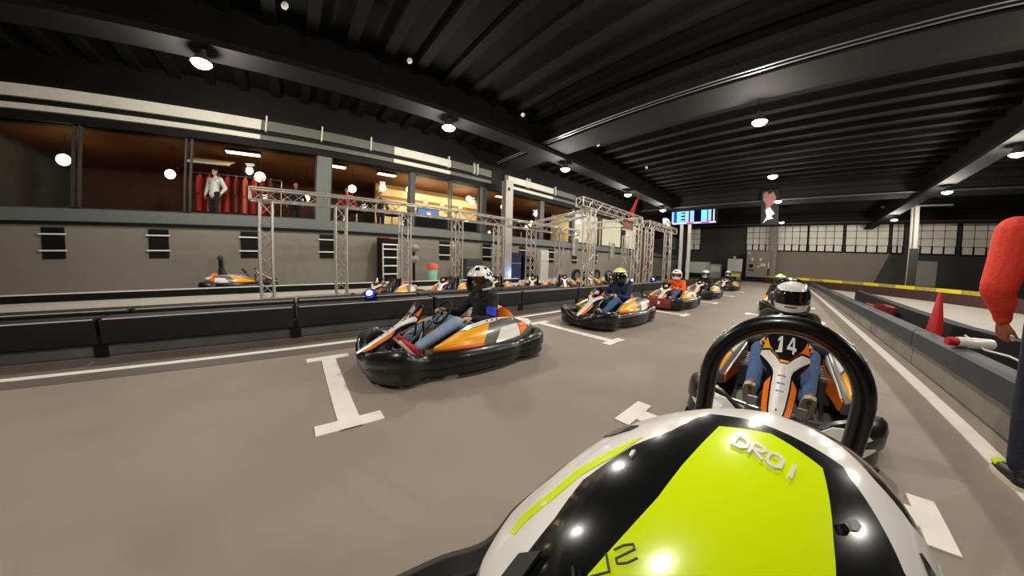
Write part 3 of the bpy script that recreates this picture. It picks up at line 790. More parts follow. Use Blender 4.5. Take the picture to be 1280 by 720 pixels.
KX = -2.86
karts = [
    ('white and orange go-kart at the front of the left grid column, nearest on the left', KX, 1.50, 'red', None),
    ('white and orange go-kart standing second in the left grid column, driver in navy', KX, 5.02, None, None),
    ('go-kart with a red nose standing third in the left column, driver in orange', KX + .05, 8.55, None, 'red_bumper'),
    ('black and white go-kart standing fourth in the left grid column', KX, 12.45, None, None),
    ('small distant black and white go-kart at the tail of the left column', KX - .1, 18.4, None, None)]
for lab, x, y, _, ex in karts: kart(lab, x, y, 0, 'grid karts', extra=ex)
kart('white and orange go-kart numbered 14 seen through the black roll hoop', .04, 3.10, 0, 'grid karts', num=True, extra='nose')
kart('black and white go-kart standing behind kart 14, mostly hidden by it', -.05, 10.45, 0, 'grid karts')
kart('camera kart with a black roll hoop, behind the lime and white helmet', .02, -.14, 0, 'grid karts', hoop=('own', -.008, .96))
driver('driver in a black sweater with blue print and pale jeans, white and black helmet', KX, 1.50, 'blackcloth', 'jeanlight', 'A', 'red', 'A', True, math.radians(18), patch='blueprint')
driver('driver in a navy jacket and blue jeans with a lime-topped helmet, second kart', KX, 5.02, 'navy', 'jean', 'B', 'black', 'W', False, math.radians(12))
driver('driver in a bright orange top and white helmet in the red-nosed kart', KX + .05, 8.55, 'orangecloth', 'jean', 'C', 'black', 'W', True, math.radians(10))
driver('driver in black with a white-topped helmet in the fourth kart of the left column', KX, 12.45, 'blackcloth', 'jeandark', 'D')
driver('distant driver in black with a white-topped helmet in the last kart', KX - .1, 18.4, 'blackcloth', 'jeandark', 'D')
driver('driver of kart 14 in black with blue jeans, brown shoes and black and white helmet', .04, 3.10, 'blackcloth', 'jean', 'F', 'brown')
driver('driver in black with a lime and black helmet behind the driver of kart 14', -.22, 10.45, 'blackcloth', 'jeandark', 'B')

# own driver: the lime, white and black helmet right under the camera
own = driver('person in black below the camera wearing the big white, black and lime helmet', .0, -.14, 'blackcloth', 'jeandark', None, own=True, scale=.86)
HU, HV, HDR = V3((.87106, -.3472, -.3475)), V3((.4866, .7116, .5064)), V3((-.0700, .6103, -.7891))
def refine(u, d): u = (u - d * u.dot(d)).normalized(); return u
HDR.normalize(); HU = refine(HU, HDR); HV = HDR.cross(HU); HV = HV if HV.z > 0 else -HV
DD = .29; SA, SB, SCc = .10055 * DD / .26, .13878 * DD / .26, .13 * DD / .26
HC = V3((0, 0, H)) + HDR * DD
def onell(p, lift=0.0):
    p = V3(p).normalized(); return HU * p.x * (SA + lift) + HV * p.y * (SB + lift) - HDR * p.z * (SCc + lift)
def decal(b, poly, m, lift, flip=False, den=.07):
    P = [V3(p).normalized() for p in poly]; c = sum(P, V3()).normalized()
    a = c.cross(V3((0, 1, 0))).normalized(); d = c.cross(a)
    q = bmesh.new(); vs = [q.verts.new((p.dot(a) / p.dot(c), p.dot(d) / p.dot(c), 0)) for p in P]; f = q.faces.new(vs)
    bmesh.ops.triangulate(q, faces=[f])
    for _ in range(6):
        ed = [e for e in q.edges if e.calc_length() > den]
        if not ed: break
        bmesh.ops.subdivide_edges(q, edges=ed, cuts=1); bmesh.ops.triangulate(q, faces=list(q.faces))
    ex = bmesh.ops.extrude_face_region(q, geom=list(q.faces))
    for g in ex['geom']:
        if isinstance(g, bmesh.types.BMVert): g.co.z = 1
    for v in q.verts: v.co = onell(c + a * v.co.x + d * v.co.y, lift if v.co.z > .5 else lift - .0015)
    q.verts.index_update(); b._merge(q, b.mi(m), V3((0, 0, 0)))
DEC = {
'lime': [(-.383, .399, .833), (-.236, .502, .832), (-.035, .517, .856), (.123, .366, .923), (.197, .299, .934), (.276, .212, .937), (-.055, -.296, .954), (-.158, -.158, .975), (-.255, .086, .963), (-.31, .197, .93)],
'black': [(-.493, .448, .745), (-.351, .523, .777), (-.147, .576, .805), (.003, .599, .8), (.045, .579, .814), (.184, .531, .827), (.309, .481, .82), (.449, .435, .781), (.489, .323, .81), (.064, -.336, .94), (-.205, -.467, .86), (-.332, -.335, .882), (-.407, -.209, .889), (-.506, -.075, .859), (-.535, .133, .835), (-.501, .273, .821), (-.506, .394, .767)],
'white': [(-.636, .435, .637), (-.539, .541, .645), (-.459, .61, .646), (-.369, .665, .649), (-.23, .704, .673), (-.051, .726, .685), (.112, .685, .719), (.273, .664, .696), (.463, .679, .57), (.607, .603, .518), (.654, .424, .627), (.075, -.444, .893), (-.227, -.592, .773), (-.473, -.588, .656), (-.651, -.423, .63), (-.686, -.199, .7), (-.727, -.095, .68), (-.776, .102, .622), (-.773, .259, .579)],
'stripe': [(-.572, .187, .798), (-.593, .073, .802), (-.601, -.085, .794), (-.566, -.213, .796), (-.545, -.351, .761), (-.497, -.409, .765), (-.468, -.383, .797), (-.497, -.323, .805), (-.52, -.193, .832), (-.554, -.077, .829), (-.546, .074, .834)],
'dash': [(-.689, .218, .691), (-.81, .156, .566), (-.786, .076, .614), (-.737, .101, .669), (-.687, .179, .705)],
'tri': [(.339, .598, .726), (.407, .597, .691), (.469, .576, .67), (.395, .572, .719)],
'vent': [(-.334, -.338, .88), (-.297, -.262, .918), (-.251, -.332, .909), (-.232, -.41, .882), (-.289, -.42, .86)],
'bolt': [(.113, .432, .895), (.124, .45, .884), (.146, .448, .882), (.15, .431, .89), (.135, .419, .898)],
'mark': [(-.484, .096, .87), (-.5, .115, .858), (-.491, .124, .862), (-.479, .112, .871), (-.471, .097, .877)],
}
b = MB(); b.sphere((0, 0, 0), 1, 'helmetblack', 64, 40)
for v in b.bm.verts: v.co = onell(v.co)
hel = b.build('helmet', None, True, loc=HC); 
def hpart(name, items, label=None):
    q = MB()
    for key, m, l in items: decal(q, DEC[key] if isinstance(key, str) else key, m, l)
    o = q.build(name, hel, True)
    if label: o['label'] = label
    return o
hpart('white_shell_panel', [('white', 'helmetwhite', .0025), ('stripe', 'lime', .0032), ('dash', 'helmetblack', .0034), ('tri', 'helmetblack', .0034)], 'white helmet panel with lime stripe')
hpart('black_shell_panel', [('black', 'helmetblack', .0042), ('mark', 'white', .0056)], 'glossy black helmet panel')
hpart('lime_shell_panel', [('lime', 'lime', .0058)], 'lime-yellow crown panel of the helmet')
hpart('screw_cap', [('bolt', 'grey', .0075)]); hpart('vent', [('vent', 'darkgrey', .008)])
# lettering strokes on the crown
def on2(o, ex, ey, P, w):
    """polyline strokes in a local frame on the unit sphere -> quads"""
    out = []
    for a, c in zip(P, P[1:]):
        a, c = V3((a[0], a[1], 0)), V3((c[0], c[1], 0)); t = (c - a).normalized(); n = V3((-t.y, t.x, 0)) * w; a -= t * w * .6; c += t * w * .6
        out.append([V3(o) + V3(ex) * p.x + V3(ey) * p.y for p in (a - n, c - n, c + n, a + n)])
    return out
GL = {'S': [(.9, .1), (.5, 0), (.1, .1), (.1, .4), (.9, .6), (.9, .9), (.5, 1), (.1, .9)], 'H': None, 'D': [(.1, 0), (.1, 1), (.6, 1), (.9, .75), (.9, .25), (.6, 0), (.1, 0)], 'R': [(.1, 1), (.1, 0), (.7, 0), (.9, .2), (.7, .5), (.1, .5), (.9, 1)], 'O': [(.1, .2), (.4, 0), (.7, 0), (.9, .2), (.9, .8), (.6, 1), (.3, 1), (.1, .8), (.1, .2)], 'L': [(.1, 0), (.1, 1), (.9, 1)], 'I': [(.5, 0), (.5, 1)], 'C': [(.9, .15), (.6, 0), (.1, .25), (.1, .75), (.6, 1), (.9, .85)]}
q = MB(); o0 = V3((-.30, .405, .87)); ex = V3((.057, .011, .006)); ey = V3((.02, -.045, .012))
for i, ch in enumerate('DROI'):
    for s_ in on2(o0 + ex * (i * 1.05), ex, ey, GL[ch], .10): decal(q, s_, 'white', .0072)
q.build('white_lettering', hel)
q = MB(); o0 = V3((-.17, -.02, .985)); ex = V3((.0, -.055, -.008)); ey = V3((.045, .015, .0)); ex = V3((-.018, -.06, .0)); ey = V3((.05, -.01, .0))
for i, ch in enumerate('SLIC'):
    for s_ in on2(o0 + ex * (i * 1.2) + V3((.01 * i, 0, 0)), ex, ey, GL[ch], .035): decal(q, s_, 'darkgrey', .0072)
q.build('dark_lettering', hel)
bpy.context.view_layer.update()
mw = hel.matrix_world.copy(); hel.parent = own; hel.matrix_parent_inverse = own.matrix_basis.inverted()

# standing marshal
def standing(label, loc, rz, top, trousers, skin, shoe, group=None, vox=.008, hair='black', arm=None, lean=0.0, thick=1.0):
    t = thing('person', label, 'person', loc, rz, group)
    arm = arm or {1: ((.365, .06, 1.15), (.29, -.04, .945), (-.15, -.15, -.95), (-.7, -.3, 0)), -1: ((-.33, .06, 1.16), (-.30, -.06, .92), (.0, -.2, -.95), (.8, .2, 0))}
    J = {'hip': (.10, 0, .93), 'kn': (.10, -.03, .50), 'an': (.075, .03, .09)}
    Q = lambda x, y, z: V3((x + lean * max(0, z - .95) / .5, y, z))
    b = MB()
    limb(b, [(Q(0, 0, .97), .13), (Q(0, .01, 1.12), .118), (Q(0, .02, 1.33), .135), (Q(0, .03, 1.53), .055), (Q(0, .01, 1.60), .055)])
    for s in (-1, 1):
        el, wr, d, n = arm[s]
        limb(b, [(Q(s * .08, .02, 1.40), .09), (Q(s * .195, .02, 1.45), .065), (el, .043), (wr, .028)])
        hand(b, wr, d, n, s, 1.0)
        limb(b, [(mx(J['hip'], s), .10), (mx(J['kn'], s), .06), (mx(J['kn'], s).lerp(mx(J['an'], s), .35), .057), (mx(J['an'], s), .036), ((s * .085, -.03, .05), .036), ((s * .09, -.12, .035), .028)])
    head(b, Q(0, -.01, 1.70))
    put('body', remesh(b, 'body', vox, skin, 2), t)
    for s in (-1, 1): put('eye', ME['eye'], t, Q(s * .033, -.088, 1.712))
    b = MB(); b.sphere(Q(0, .012, 1.745), .105, 'black', 20, 12, (.82, 1.0, .86)); b.sphere(Q(0, .05, 1.70), .085, 'black', 16, 10, (.9, .75, 1.1)); put('hair', remesh(b, 'hair', .012, hair, 2), t)
    b = MB(); limb(b, [(Q(0, .0, .93), .155), (Q(0, .01, 1.12), .152), (Q(0, .02, 1.33), .16), (Q(0, .03, 1.49), .085)]); limb(b, [(Q(-.10, .02, 1.38), .125), (Q(.10, .02, 1.38), .125)])
    for s in (-1, 1):
        el, wr, d, n = arm[s]; a0 = Q(s * .20, .02, 1.44)
        limb(b, [(Q(s * .1, .02, 1.40), .115), (a0, .085 * thick), (a0.lerp(V3(el), .55), .075 * thick), (el, .068 * thick), (V3(el) + V3((0, -.015, -.03)), .064 * thick), (V3(el).lerp(V3(wr), .5), .055 * thick), (V3(el).lerp(V3(wr), .82), .045), (V3(el).lerp(V3(wr), .93), .044)])
    put('shirt', remesh(b, 'shirt', .012, top, 2), t)
    b = MB(); limb(b, [((-.05, 0, .95), .135), ((.05, 0, .95), .135)])
    for s in (-1, 1):
        limb(b, [(mx(J['hip'], s), .112), (mx(J['hip'], s).lerp(mx(J['kn'], s), .6), .09), (mx(J['kn'], s), .077), (mx(J['kn'], s).lerp(mx(J['an'], s), .4), .073), (mx(J['kn'], s).lerp(mx(J['an'], s), .88), .066)])
    put('trousers', remesh(b, 'trousers', .012, trousers, 2), t)
    for s in (-1, 1):
        sh = put('shoe', SHOE[shoe][0], t, (s * .08, 0, .0), (0, 0, s * .12)); put('sole', SHOE[shoe][1], sh)
        if shoe == 'black' and top == 'coral':
            b = MB(); b.box((0, -.135, .058), (.075, .06, .03), 'lime', bev=.008); put('lime_tab', b.mesh('lime_tab'), sh)
    return t
standing('person in a coral red shirt and dark jeans standing by the right barrier', (1.45, 2.74, 0), math.radians(178), 'coral', 'jeandark', 'skindark', 'black', lean=.10, thick=1.2)

# ------------------------------------------------------------------ ceiling lamps
def lamp(i, x, y, z=5.5, where='', big=1.0, power=1.0):
    t = thing('high_bay_lamp', where, 'lamp', (x, y, z), 0, 'high bay lamps')
    b = MB(); b.lathe([(0, .32), (.05, .31), (.07, .2), (.13, .14), (.20, .02), (.21, 0), (.19, .0), (.12, .10), (0, .12)], 'darkgrey', seg=24); put('housing', b.mesh('housing', True), t)
    b = MB(); b.lathe([(0, -.10), (.09, -.09), (.16, -.055), (.205, .0), (.205, .01), (0, .02)], 'lampwhite', seg=24); put('lens', b.mesh('lens', True), t)
    b = MB(); b.tube([(0, 0, .31), (0, 0, (5.78 if abs(x) > 2 else ZC - .2) - z)], .012, 'black', 6); put('cable', b.mesh('cable'), t)
    L = bpy.data.lights.new('lamp_light', 'POINT'); L.energy = POWER * power; L.color = (1.0, .93, .82); L.shadow_soft_size = .16
    o = bpy.data.objects.new('lamp_light', L); COL.objects.link(o); o.location = (x, y, z - .30)
POWER = 455
rows = {-8.1: 'over the pit lane on the left', -.8: 'over the middle of the track', 6.62: 'over the right-hand lanes'}
for x, wx in rows.items():
    for j, y in enumerate((-2.2, 4.0, 9.85, 15.9, 21.7, 31)):
        if (x > 0 and j == 0) or (x < -5 and j == 5): continue
        if j == 1 and x == -.8: y = 4.45
        lamp(j, x, y, 5.46, 'round white ceiling lamp %s, %s from the camera side' % (wx, ordn[j]))
# small ceiling detectors
for i, (x, y) in enumerate(((-6.6, -.6), (-6.9, 2.2), (-7.1, 6.3), (-6.6, 10.2), (-6.2, 14.2))):
    t = thing('smoke_detector', 'small pale device hanging over the pit lane, %s from the near end' % ordn[i], 'detector', (x, y, 6.3), 0, 'ceiling detectors')
    b = MB(); b.lathe([(0, -.05), (.05, -.05), (.07, 0), (.06, .05), (0, .06)], 'lightgrey', seg=14); put('body', b.mesh('body'), t)
    b = MB(); b.tube([(0, 0, .05), (0, 0, ZC - 6.32)], .01, 'black', 6); put('stem', b.mesh('stem'), t)

# ------------------------------------------------------------------ trusses
def truss_bm(p0, p1, w=.27, r=.024, step=.3, br=.011):
    p0, p1 = V3(p0), V3(p1); t = (p1 - p0); L = t.length; t.normalize()
    a = V3((0, 0, 1)) if abs(t.z) < .9 else V3((0, 1, 0)); u = t.cross(a).normalized(); v = t.cross(u)
    cs = [u * w / 2 * i + v * w / 2 * j for i, j in ((-1, -1), (1, -1), (1, 1), (-1, 1))]
    ch = MB()
    for c in cs: ch.tube([p0 + c, p1 + c], r, 'alu', 8)
    for e in (p0, p1):
        for k_ in range(4): ch.tube([e + cs[k_], e + cs[(k_ + 1) % 4]], r * .8, 'alu', 6)
    la = MB(); n = max(2, int(L / step))
    for k_ in range(4):
        A, B = cs[k_], cs[(k_ + 1) % 4]
        P = [p0 + t * (L * i / n) + (A if i % 2 == 0 else B) for i in range(n + 1)]
        for i in range(n): la.tube([P[i], P[i + 1]], br, 'alu', 5)
    return ch, la
def truss(label, p0, p1, group, **kw):
    ch, la = truss_bm(p0, p1, **kw); t = thing('lattice_truss', label, 'truss', p0, 0, group)
    for nm, q in (('chords', ch), ('braces', la)):
        me = q.mesh(nm, True); me.transform(Matrix.Translation(-V3(p0))); put(nm, me, t)
    return t
TX = -8.2
posts = [-.76, .95, 2.70, 4.46, 6.2, 7.9, 9.7]
for i, y in enumerate(posts):
    truss('upright silver lattice truss post of the pit gantry, %s from the near end' % ordn[i], (TX, y, .0), (TX, y, 2.5), 'pit gantry posts', step=.28)
truss('long silver lattice truss lying along the tops of the pit gantry posts, near half', (TX, -1.1, 2.66), (TX, 4.45, 2.66), 'pit gantry beams')
truss('long silver lattice truss lying along the tops of the pit gantry posts, far half', (TX, 4.5, 2.66), (TX, 11.0, 2.66), 'pit gantry beams')
truss('short silver lattice truss crossing from the pit gantry to the tall truss frame', (TX + .1, 8.0, 2.72), (-5.8, 8.2, 2.95), 'pit gantry beams', w=.22)
BX = -5.7
for i, (x, y, z) in enumerate(((BX, 8.35, 3.1), (BX, 12.2, 3.0), (BX, 13.6, 3.0), (BX, 16.2, 3.1), (-8.4, 12.6, 3.0), (-8.4, 16.4, 3.0))):
    truss('tall silver lattice post of the timing frame beyond the pit gantry, %s from the camera' % ordn[i], (x, y, 0), (x, y, z), 'timing frame posts', w=.3, r=.026)
truss('upper silver lattice beam at the near end of the timing frame', (BX, 7.75, 3.28), (BX, 12.4, 3.22), 'timing frame beams', w=.30)
truss('upper silver lattice beam at the far end of the timing frame', (BX, 13.2, 3.2), (BX, 17.2, 3.25), 'timing frame beams', w=.30)
truss('silver lattice cross beam reaching from the timing frame to the scoreboard', (BX - .2, 16.6, 3.55), (-9.3, 25.4, 5.35), 'timing frame beams', w=.3)
truss('silver lattice cross beam over the middle of the timing frame', (BX, 12.4, 3.2), (-8.5, 12.6, 3.2), 'timing frame beams', w=.3)
# speakers / monitors hung on frame
for i, (x, y, z, w_, h_) in enumerate(((-6.0, 8.0, 1.75, .45, .62), (-6.0, 10.6, 1.78, .5, .62), (-6.0, 13.0, 1.6, .5, .6))):
    t = thing('display_monitor', 'grey flat monitor hung on the timing frame, %s from the camera' % ordn[i], 'monitor', (x, y, z), math.radians(20), 'timing monitors')
    put('housing', MB().box((0, 0, 0), (.08, w_, h_), 'lightgrey', bev=.01).mesh('housing'), t); put('screen', MB().box((.042, 0, 0), (.006, w_ - .06, h_ - .06), 'grey').mesh('screen'), t)
    put('mount', MB().box((-.1, 0, 0), (.14, .06, .06), 'steel').tube([(-.15, 0, .35), (-.15, 0, -.45)], .02, 'steel').mesh('mount'), t)
# red cloth on the frame
b = MB(); rings = []
for i in range(12):
    u = i / 11; x = BX + .05 * math.sin(u * 5); y = 11.9 - .25 * u + .35 * math.exp(-u * 5); z = 4.25 - u * .95; w = .05 + .14 * u
    rings.append([(x + .03 * math.sin(j * 1.7 + u * 4), y + w * (j / 6 - .5) * 2, z) for j in range(7)] + [(x - .03 + .03 * math.sin(j * 1.7 + u * 4), y + w * (j / 6 - .5) * 2, z) for j in range(6, -1, -1)])
b.loft(rings, 'redcloth'); tag(b.build('banner', None, True), 'narrow red cloth banner standing on top of the timing frame', 'banner')
t = thing('curtain', 'brown hanging curtain between the far posts of the timing frame', 'curtain', (-6.4, 14.6, 0))
b = MB(); b.loft([[(0.04 * math.sin(y * 9), y - 1.0, z) for y in [q * .1 for q in range(22)]] + [(0.04 * math.sin(y * 9) - .02, y - 1.0, z) for y in [q * .1 for q in range(21, -1, -1)]] for z in (.3, 1.2, 2.2, 3.0)], 'brown'); put('cloth', b.mesh('cloth', True), t)
put('rail', MB().tube([(0, -1.1, 3.02), (0, 1.2, 3.02)], .02, 'alu').mesh('rail'), t)
t = thing('sign_panel', 'small orange-brown panel hung under the near timing frame beam', 'sign', (BX, 11.3, 2.9)); put('board', MB().box((0, 0, 0), (.03, .9, .42), 'signbrown', bev=.005).mesh('board'), t); put('frame', MB().box((-.005, 0, .23), (.05, .96, .04), 'alu').box((-.005, 0, -.23), (.05, .96, .04), 'alu').mesh('frame'), t)

# scoreboard
SY = 26.0
t = thing('scoreboard', 'glowing green and cyan scoreboard on twin pale poles', 'scoreboard', (-7.05, SY, 0))
W_, H_ = 3.62, 1.92; z0 = 4.95
b = MB(); b.box((0, .12, z0 + H_ / 2), (W_ + .1, .2, H_ + .1), 'black', bev=.02); put('cabinet', b.mesh('cabinet'), t)
b = MB()
def rr(u0, u1, v0, v1, m, d=0):
    b.box((-W_ / 2 + (u0 + u1) / 2 * W_, -.0 - d * .006, z0 + H_ - (v0 + v1) / 2 * H_), ((u1 - u0) * W_, .02, (v1 - v0) * H_), m)
rr(0, 1, 0, 1, 'dnavy'); rr(0, .5, .02, .2, 'dcyan', 1); rr(.36, 1, .04, .22, 'dgreen', 2); rr(.12, .27, .03, .2, 'dgreen', 3); rr(.5, .6, -.03, .05, 'dwhite', 2); rr(.74, .86, -.05, .06, 'dwhite', 3)
rr(0, .05, .2, .95, 'dpale', 1); rr(.05, .12, .34, .95, 'dblue', 1); rr(.12, .22, .18, .95, 'dcyan', 2)
for v in (.22, .38, .52, .68, .83): rr(.22, .30, v, v + .09, 'dcyan', 1)
for u in (.31, .43): rr(u, u + .09, .38, .95, 'dpale', 1)
rr(.54, .65, .22, .38, 'dpale', 1); rr(.68, .81, .2, .95, 'dcyan', 1); rr(.83, .90, .26, .9, 'dpale', 1); rr(.94, .97, .2, .95, 'dwhite', 1); rr(0.02, 1, .93, 1.0, 'dwhite', 2); rr(.35, .52, .94, 1.02, 'dmag', 3); rr(.68, .86, .94, 1.02, 'dmag', 3)
put('screen', b.mesh('screen'), t)
for x in (-.95, -.28): put('pole', MB().box((x, .12, z0 / 2), (.26, .2, z0), 'lightgrey', bev=.02).mesh('pole'), t)
# hanging banner near the back
t = thing('hanging_poster', 'dark poster with a pale red and white figure hanging from the ceiling', 'poster', (-1.35, 24.0, 0))
put('sheet', MB().box((0, 0, 5.55), (1.05, .03, 2.4), 'black').mesh('sheet'), t)
b = MB(); ff = lambda u, v, w: V3((-.45 + u * .9, -.016 - w, 4.45 + v * 2.2))
b.patch([(.05, .95), (.3, 1.0), (.42, .9), (.7, .98), (.9, .8), (.75, .6), (.55, .55), (.5, .3), (.2, .35), (.25, .6), (.02, .75)], ff, 'posterred', .006); b.patch([(.2, .42), (.5, .5), (.82, .30), (.6, .22), (.75, .14), (.35, .12), (.05, .0), (.3, .22)], ff, 'posterpale', .009); put('print', b.mesh('print'), t)
put('wire', MB().tube([(0, 0, 6.7), (0, 0, ZC)], .01, 'steel').mesh('wire'), t)

# ------------------------------------------------------------------ back wall things
P0, P1_ = 3.52, 6.35
xs = [(-4.5, -1.85), (-1.35, 1.45), (1.6, 4.55), (4.8, 8.2), (8.45, 9.3), (9.75, 13.0), (13.35, 16.6), (-11.3, -9.8)]
wn = 40
for (a, c) in xs:
    fr = MB(); fr.box(((a + c) / 2, Y1 - .06, (P0 + P1_) / 2), (c - a + .12, .08, P1_ - P0 + .12), 'black')
    w = struct(fr.build('window_%d' % wn)); wn += 1
    n = 4 if c - a > 2 else 2; b = MB(); cw = (c - a) / n; chh = (P1_ - P0) / 4
    for i in range(n):
        for j in range(4):
            inset = .14 if j == 0 else .05
            b.box((a + cw * (i + .5), Y1 - .12, P0 + chh * (j + .5) + (.02 if j == 0 else 0)), (cw - inset, .06, chh - (inset * .7)), 'panelwhite', bev=.03)
    b.build('pane', w)
struct(MB().box((11.1, Y1 - .03, 1.75), (1.6, .08, 2.3), 'colgrey', bev=.02).build('door_1'))
def bx(name, label, cat, x, y, z0_, w, d, h, m, extra=None):
    t = thing(name, label, cat, (x, y, z0_))
    put('body', MB().box((0, 0, h / 2), (w, d, h), m, bev=.03).mesh('body'), t)
    if extra: extra(t, w, d, h)
    return t
def wheels(t, w, d, h):
    put('base', MB().box((0, 0, -.31), (w * .98, d * .9, .62), 'black').mesh('base'), t)
def lidded(t, w, d, h):
    put('drawer_front', MB().box((0, -d / 2 - .01, h * .68), (w * .86, .03, h * .4), 'lightgrey', bev=.01).mesh('drawer_front'), t)
    put('drawer_front', MB().box((0, -d / 2 - .01, h * .22), (w * .86, .03, h * .36), 'grey', bev=.01).mesh('drawer_front'), t)
bx('storage_chest', 'wide white chest standing on a black base at the far left of the hall', 'chest', -9.1, 36.5, .62, 2.6, 1.0, 1.3, 'lightgrey', wheels)
bx('tool_cabinet', 'grey two-tier cabinet beside the wide white chest', 'cabinet', -7.2, 37, 0.0, 1.2, .8, 1.75, 'grey', lidded)
t = bx('display_board', 'pale board standing on a yellow-fronted crate left of the control box', 'board', -5.2, 37.0, 1.0, 1.5, .2, 1.4, 'lightgrey')
put('crate', MB().box((0, -.1, -.5), (1.4, .6, .95), 'wallback', bev=.03).mesh('crate'), t); put('yellow_front', MB().box((0, -.42, -.42), (1.2, .04, .32), 'tapeyellow').mesh('yellow_front'), t); put('knob', MB().sphere((-.1, 0, 1.55), .16, 'lightgrey').mesh('knob', True), t)
t = bx('control_box', 'big grey equipment box with small panels in front of the back wall column', 'equipment box', -3.0, 38.3, .5, 2.3, 1.2, 2.9, 'wallback')
put('plinth', MB().box((0, 0, -.25), (2.6, 1.3, .5), 'black').mesh('plinth'), t)
b = MB(); b.box((-.65, -.62, 1.2), (.6, .06, .6), 'grey'); b.box((-.65, -.66, 1.2), (.4, .04, .4), 'black'); b.box((-.65, -.62, .75), (.6, .05, .12), 'black'); put('hatch', b.mesh('hatch'), t)
for px_, pz_, w_, h_ in ((.5, 1.35, .5, .3), (.05, 1.15, .2, .2), (-.55, 1.95, .2, .3), (.25, 1.95, .25, .3), (-.9, 2.6, .3, .2)): put('notice', MB().box((px_, -.62, pz_), (w_, .04, h_), 'lightgrey').mesh('notice'), t)
put('pipe', MB().tube([(1.05, -.66, .1), (1.05, -.66, 1.0)], .06, 'black').tube([(1.05, -.66, 1.0), (1.05, -.66, 1.6)], .06, 'white').mesh('pipe'), t)

# ------------------------------------------------------------------ pit things
pitk = [(1.85, None, 'first'), (3.55, None, 'second'), (5.2, None, 'third'), (6.9, None, 'fourth'), (8.6, None, 'fifth'), (10.4, 'pit', 'sixth'), (12.3, 'pit', 'seventh')]
for y, hp, o_ in pitk:
    kart('go-kart parked aslant behind the left barrier, %s from the near end' % o_, -6.98, y, math.radians(44 + random.uniform(-2, 2)), 'parked pit karts', hoop=(hp, 0, 0) if hp else None, z=.08).scale = (.9, .9, .9)
b = MB(); b.box((-9.9, 0, .27), (.07, 17.5, .18), 'black'); b.box((-9.9, 0, .37), (.09, 17.5, .03), 'white'); tag(b.build('pit_kerb'), 'low black kerb with a white top edge in front of the grey wall', 'kerb')
kart('lone orange and white go-kart parked by the grey wall near the first truss post', -10.95, -1.75, PI, 'parked pit karts', z=.18)
t = thing('stand_post', 'short dark post standing beside the lone kart by the wall', 'post', (-11.8, -2.45, .18)); put('post', MB().tube([(0, 0, 0), (.0, 0, .95)], .06, 'black').mesh('post'), t); put('cap', MB().sphere((0, 0, 1.0), .09, 'darkgrey').mesh('cap', True), t); put('base', MB().lathe([(0, .05), (.2, .03), (.2, 0), (0, 0)], 'black').mesh('base'), t)
# headlights
for i, (x, y, z) in enumerate(((-4.87, 1.02, .47), (-4.87, 10.1, .47), (-4.87, 12.2, .47))):
    t = thing('work_light', 'cold blue-white lamp on the barrier, %s from the camera' % ordn[i], 'lamp', (x, y, z), 0, 'blue lamps')
    put('bracket', MB().box((0, 0, .03), (.12, .2, .06), 'black', bev=.01).mesh('bracket'), t)
    put('housing', MB().sphere((0, 0, .12), .085, 'plastic', 16, 10, (.8, 1.4, .9)).mesh('housing', True), t)
    put('lens', MB().sphere((.05, -.04, .13), .055, 'headlight', 12, 8, (.7, 1, .8)).mesh('lens', True), t); put('blue_ring', MB().tube(ringpts((.055, -.03, .12), .062, roty(PI / 2)), .010, 'headblue', 6, closed=True).mesh('blue_ring'), t)
# bin
t = thing('waste_bin', 'mint green bin with a salmon red lid by the grey wall', 'bin', (-10.6, 4.65, .18))
put('body', MB().loft([[(r * math.cos(a), r * math.sin(a), z) for a in [2 * PI * q / 20 for q in range(20)]] for r, z in ((.15, 0), (.2, .6))], 'mint').mesh('body', True), t)
put('lid', MB().lathe([(0, .86), (.2, .84), (.24, .78), (.22, .6), (0, .6)], 'salmon').mesh('lid', True), t)
# ladder and dark cabinet
t = thing('step_ladder', 'silver ladder standing against a dark cabinet in the pit', 'ladder', (-11.0, 3.05, .18))
for y in (-.28, .28): put('rail', MB().box((0, y, .8), (.06, .05, 1.6), 'alu').mesh('rail'), t)
for z in (.1, .42, .74, 1.06, 1.38, 1.56): put('rung', MB().box((0, 0, z), (.07, .56, .05), 'white').mesh('rung'), t)
t = thing('equipment_locker', 'black locker with a red top edge behind the silver ladder', 'locker', (-11.5, 3.1, .18)); put('body', MB().box((0, 0, .9), (.6, .75, 1.8), 'black', bev=.02).mesh('body'), t); put('top_edge', MB().box((.02, -.2, 1.82), (.62, .4, .06), 'darkred', bev=.01).mesh('top_edge'), t)
t = thing('helmet_stand', 'dark stand with two grey helmets beside the ladder', 'stand', (-9.9, 3.6, .18)); put('post', MB().tube([(0, 0, 0), (0, 0, 1.45)], .05, 'black').tube([(0, 0, .02), (0, 0, .05)], .2, 'black').mesh('post'), t)
for i, z in enumerate((1.0, 1.4)): put('helmet', MB().sphere((.12, 0, z), .14, 'grey', 18, 12, (1, 1.1, 1)).mesh('helmet', True), t)
# wall vents
for i, y in enumerate((-6.7, -4.15, -1.62, .9, 5.85, 8.3, 10.85, 13.4, 15.9, 18.5)):
    t = thing('wall_vent', 'black wall opening with two white bars on the grey wall, %s from the near end' % ordn[i], 'vent', (XL, y, 1.2), 0, 'wall openings')
    put('recess', MB().box((.01, 0, .43), (.05, .52, .88), 'black', bev=.01).mesh('recess'), t)
    for z in (.22, .68): put('bar', MB().box((.06, 0, z), (.05, .62, .045), 'white', bev=.006).mesh('bar'), t)
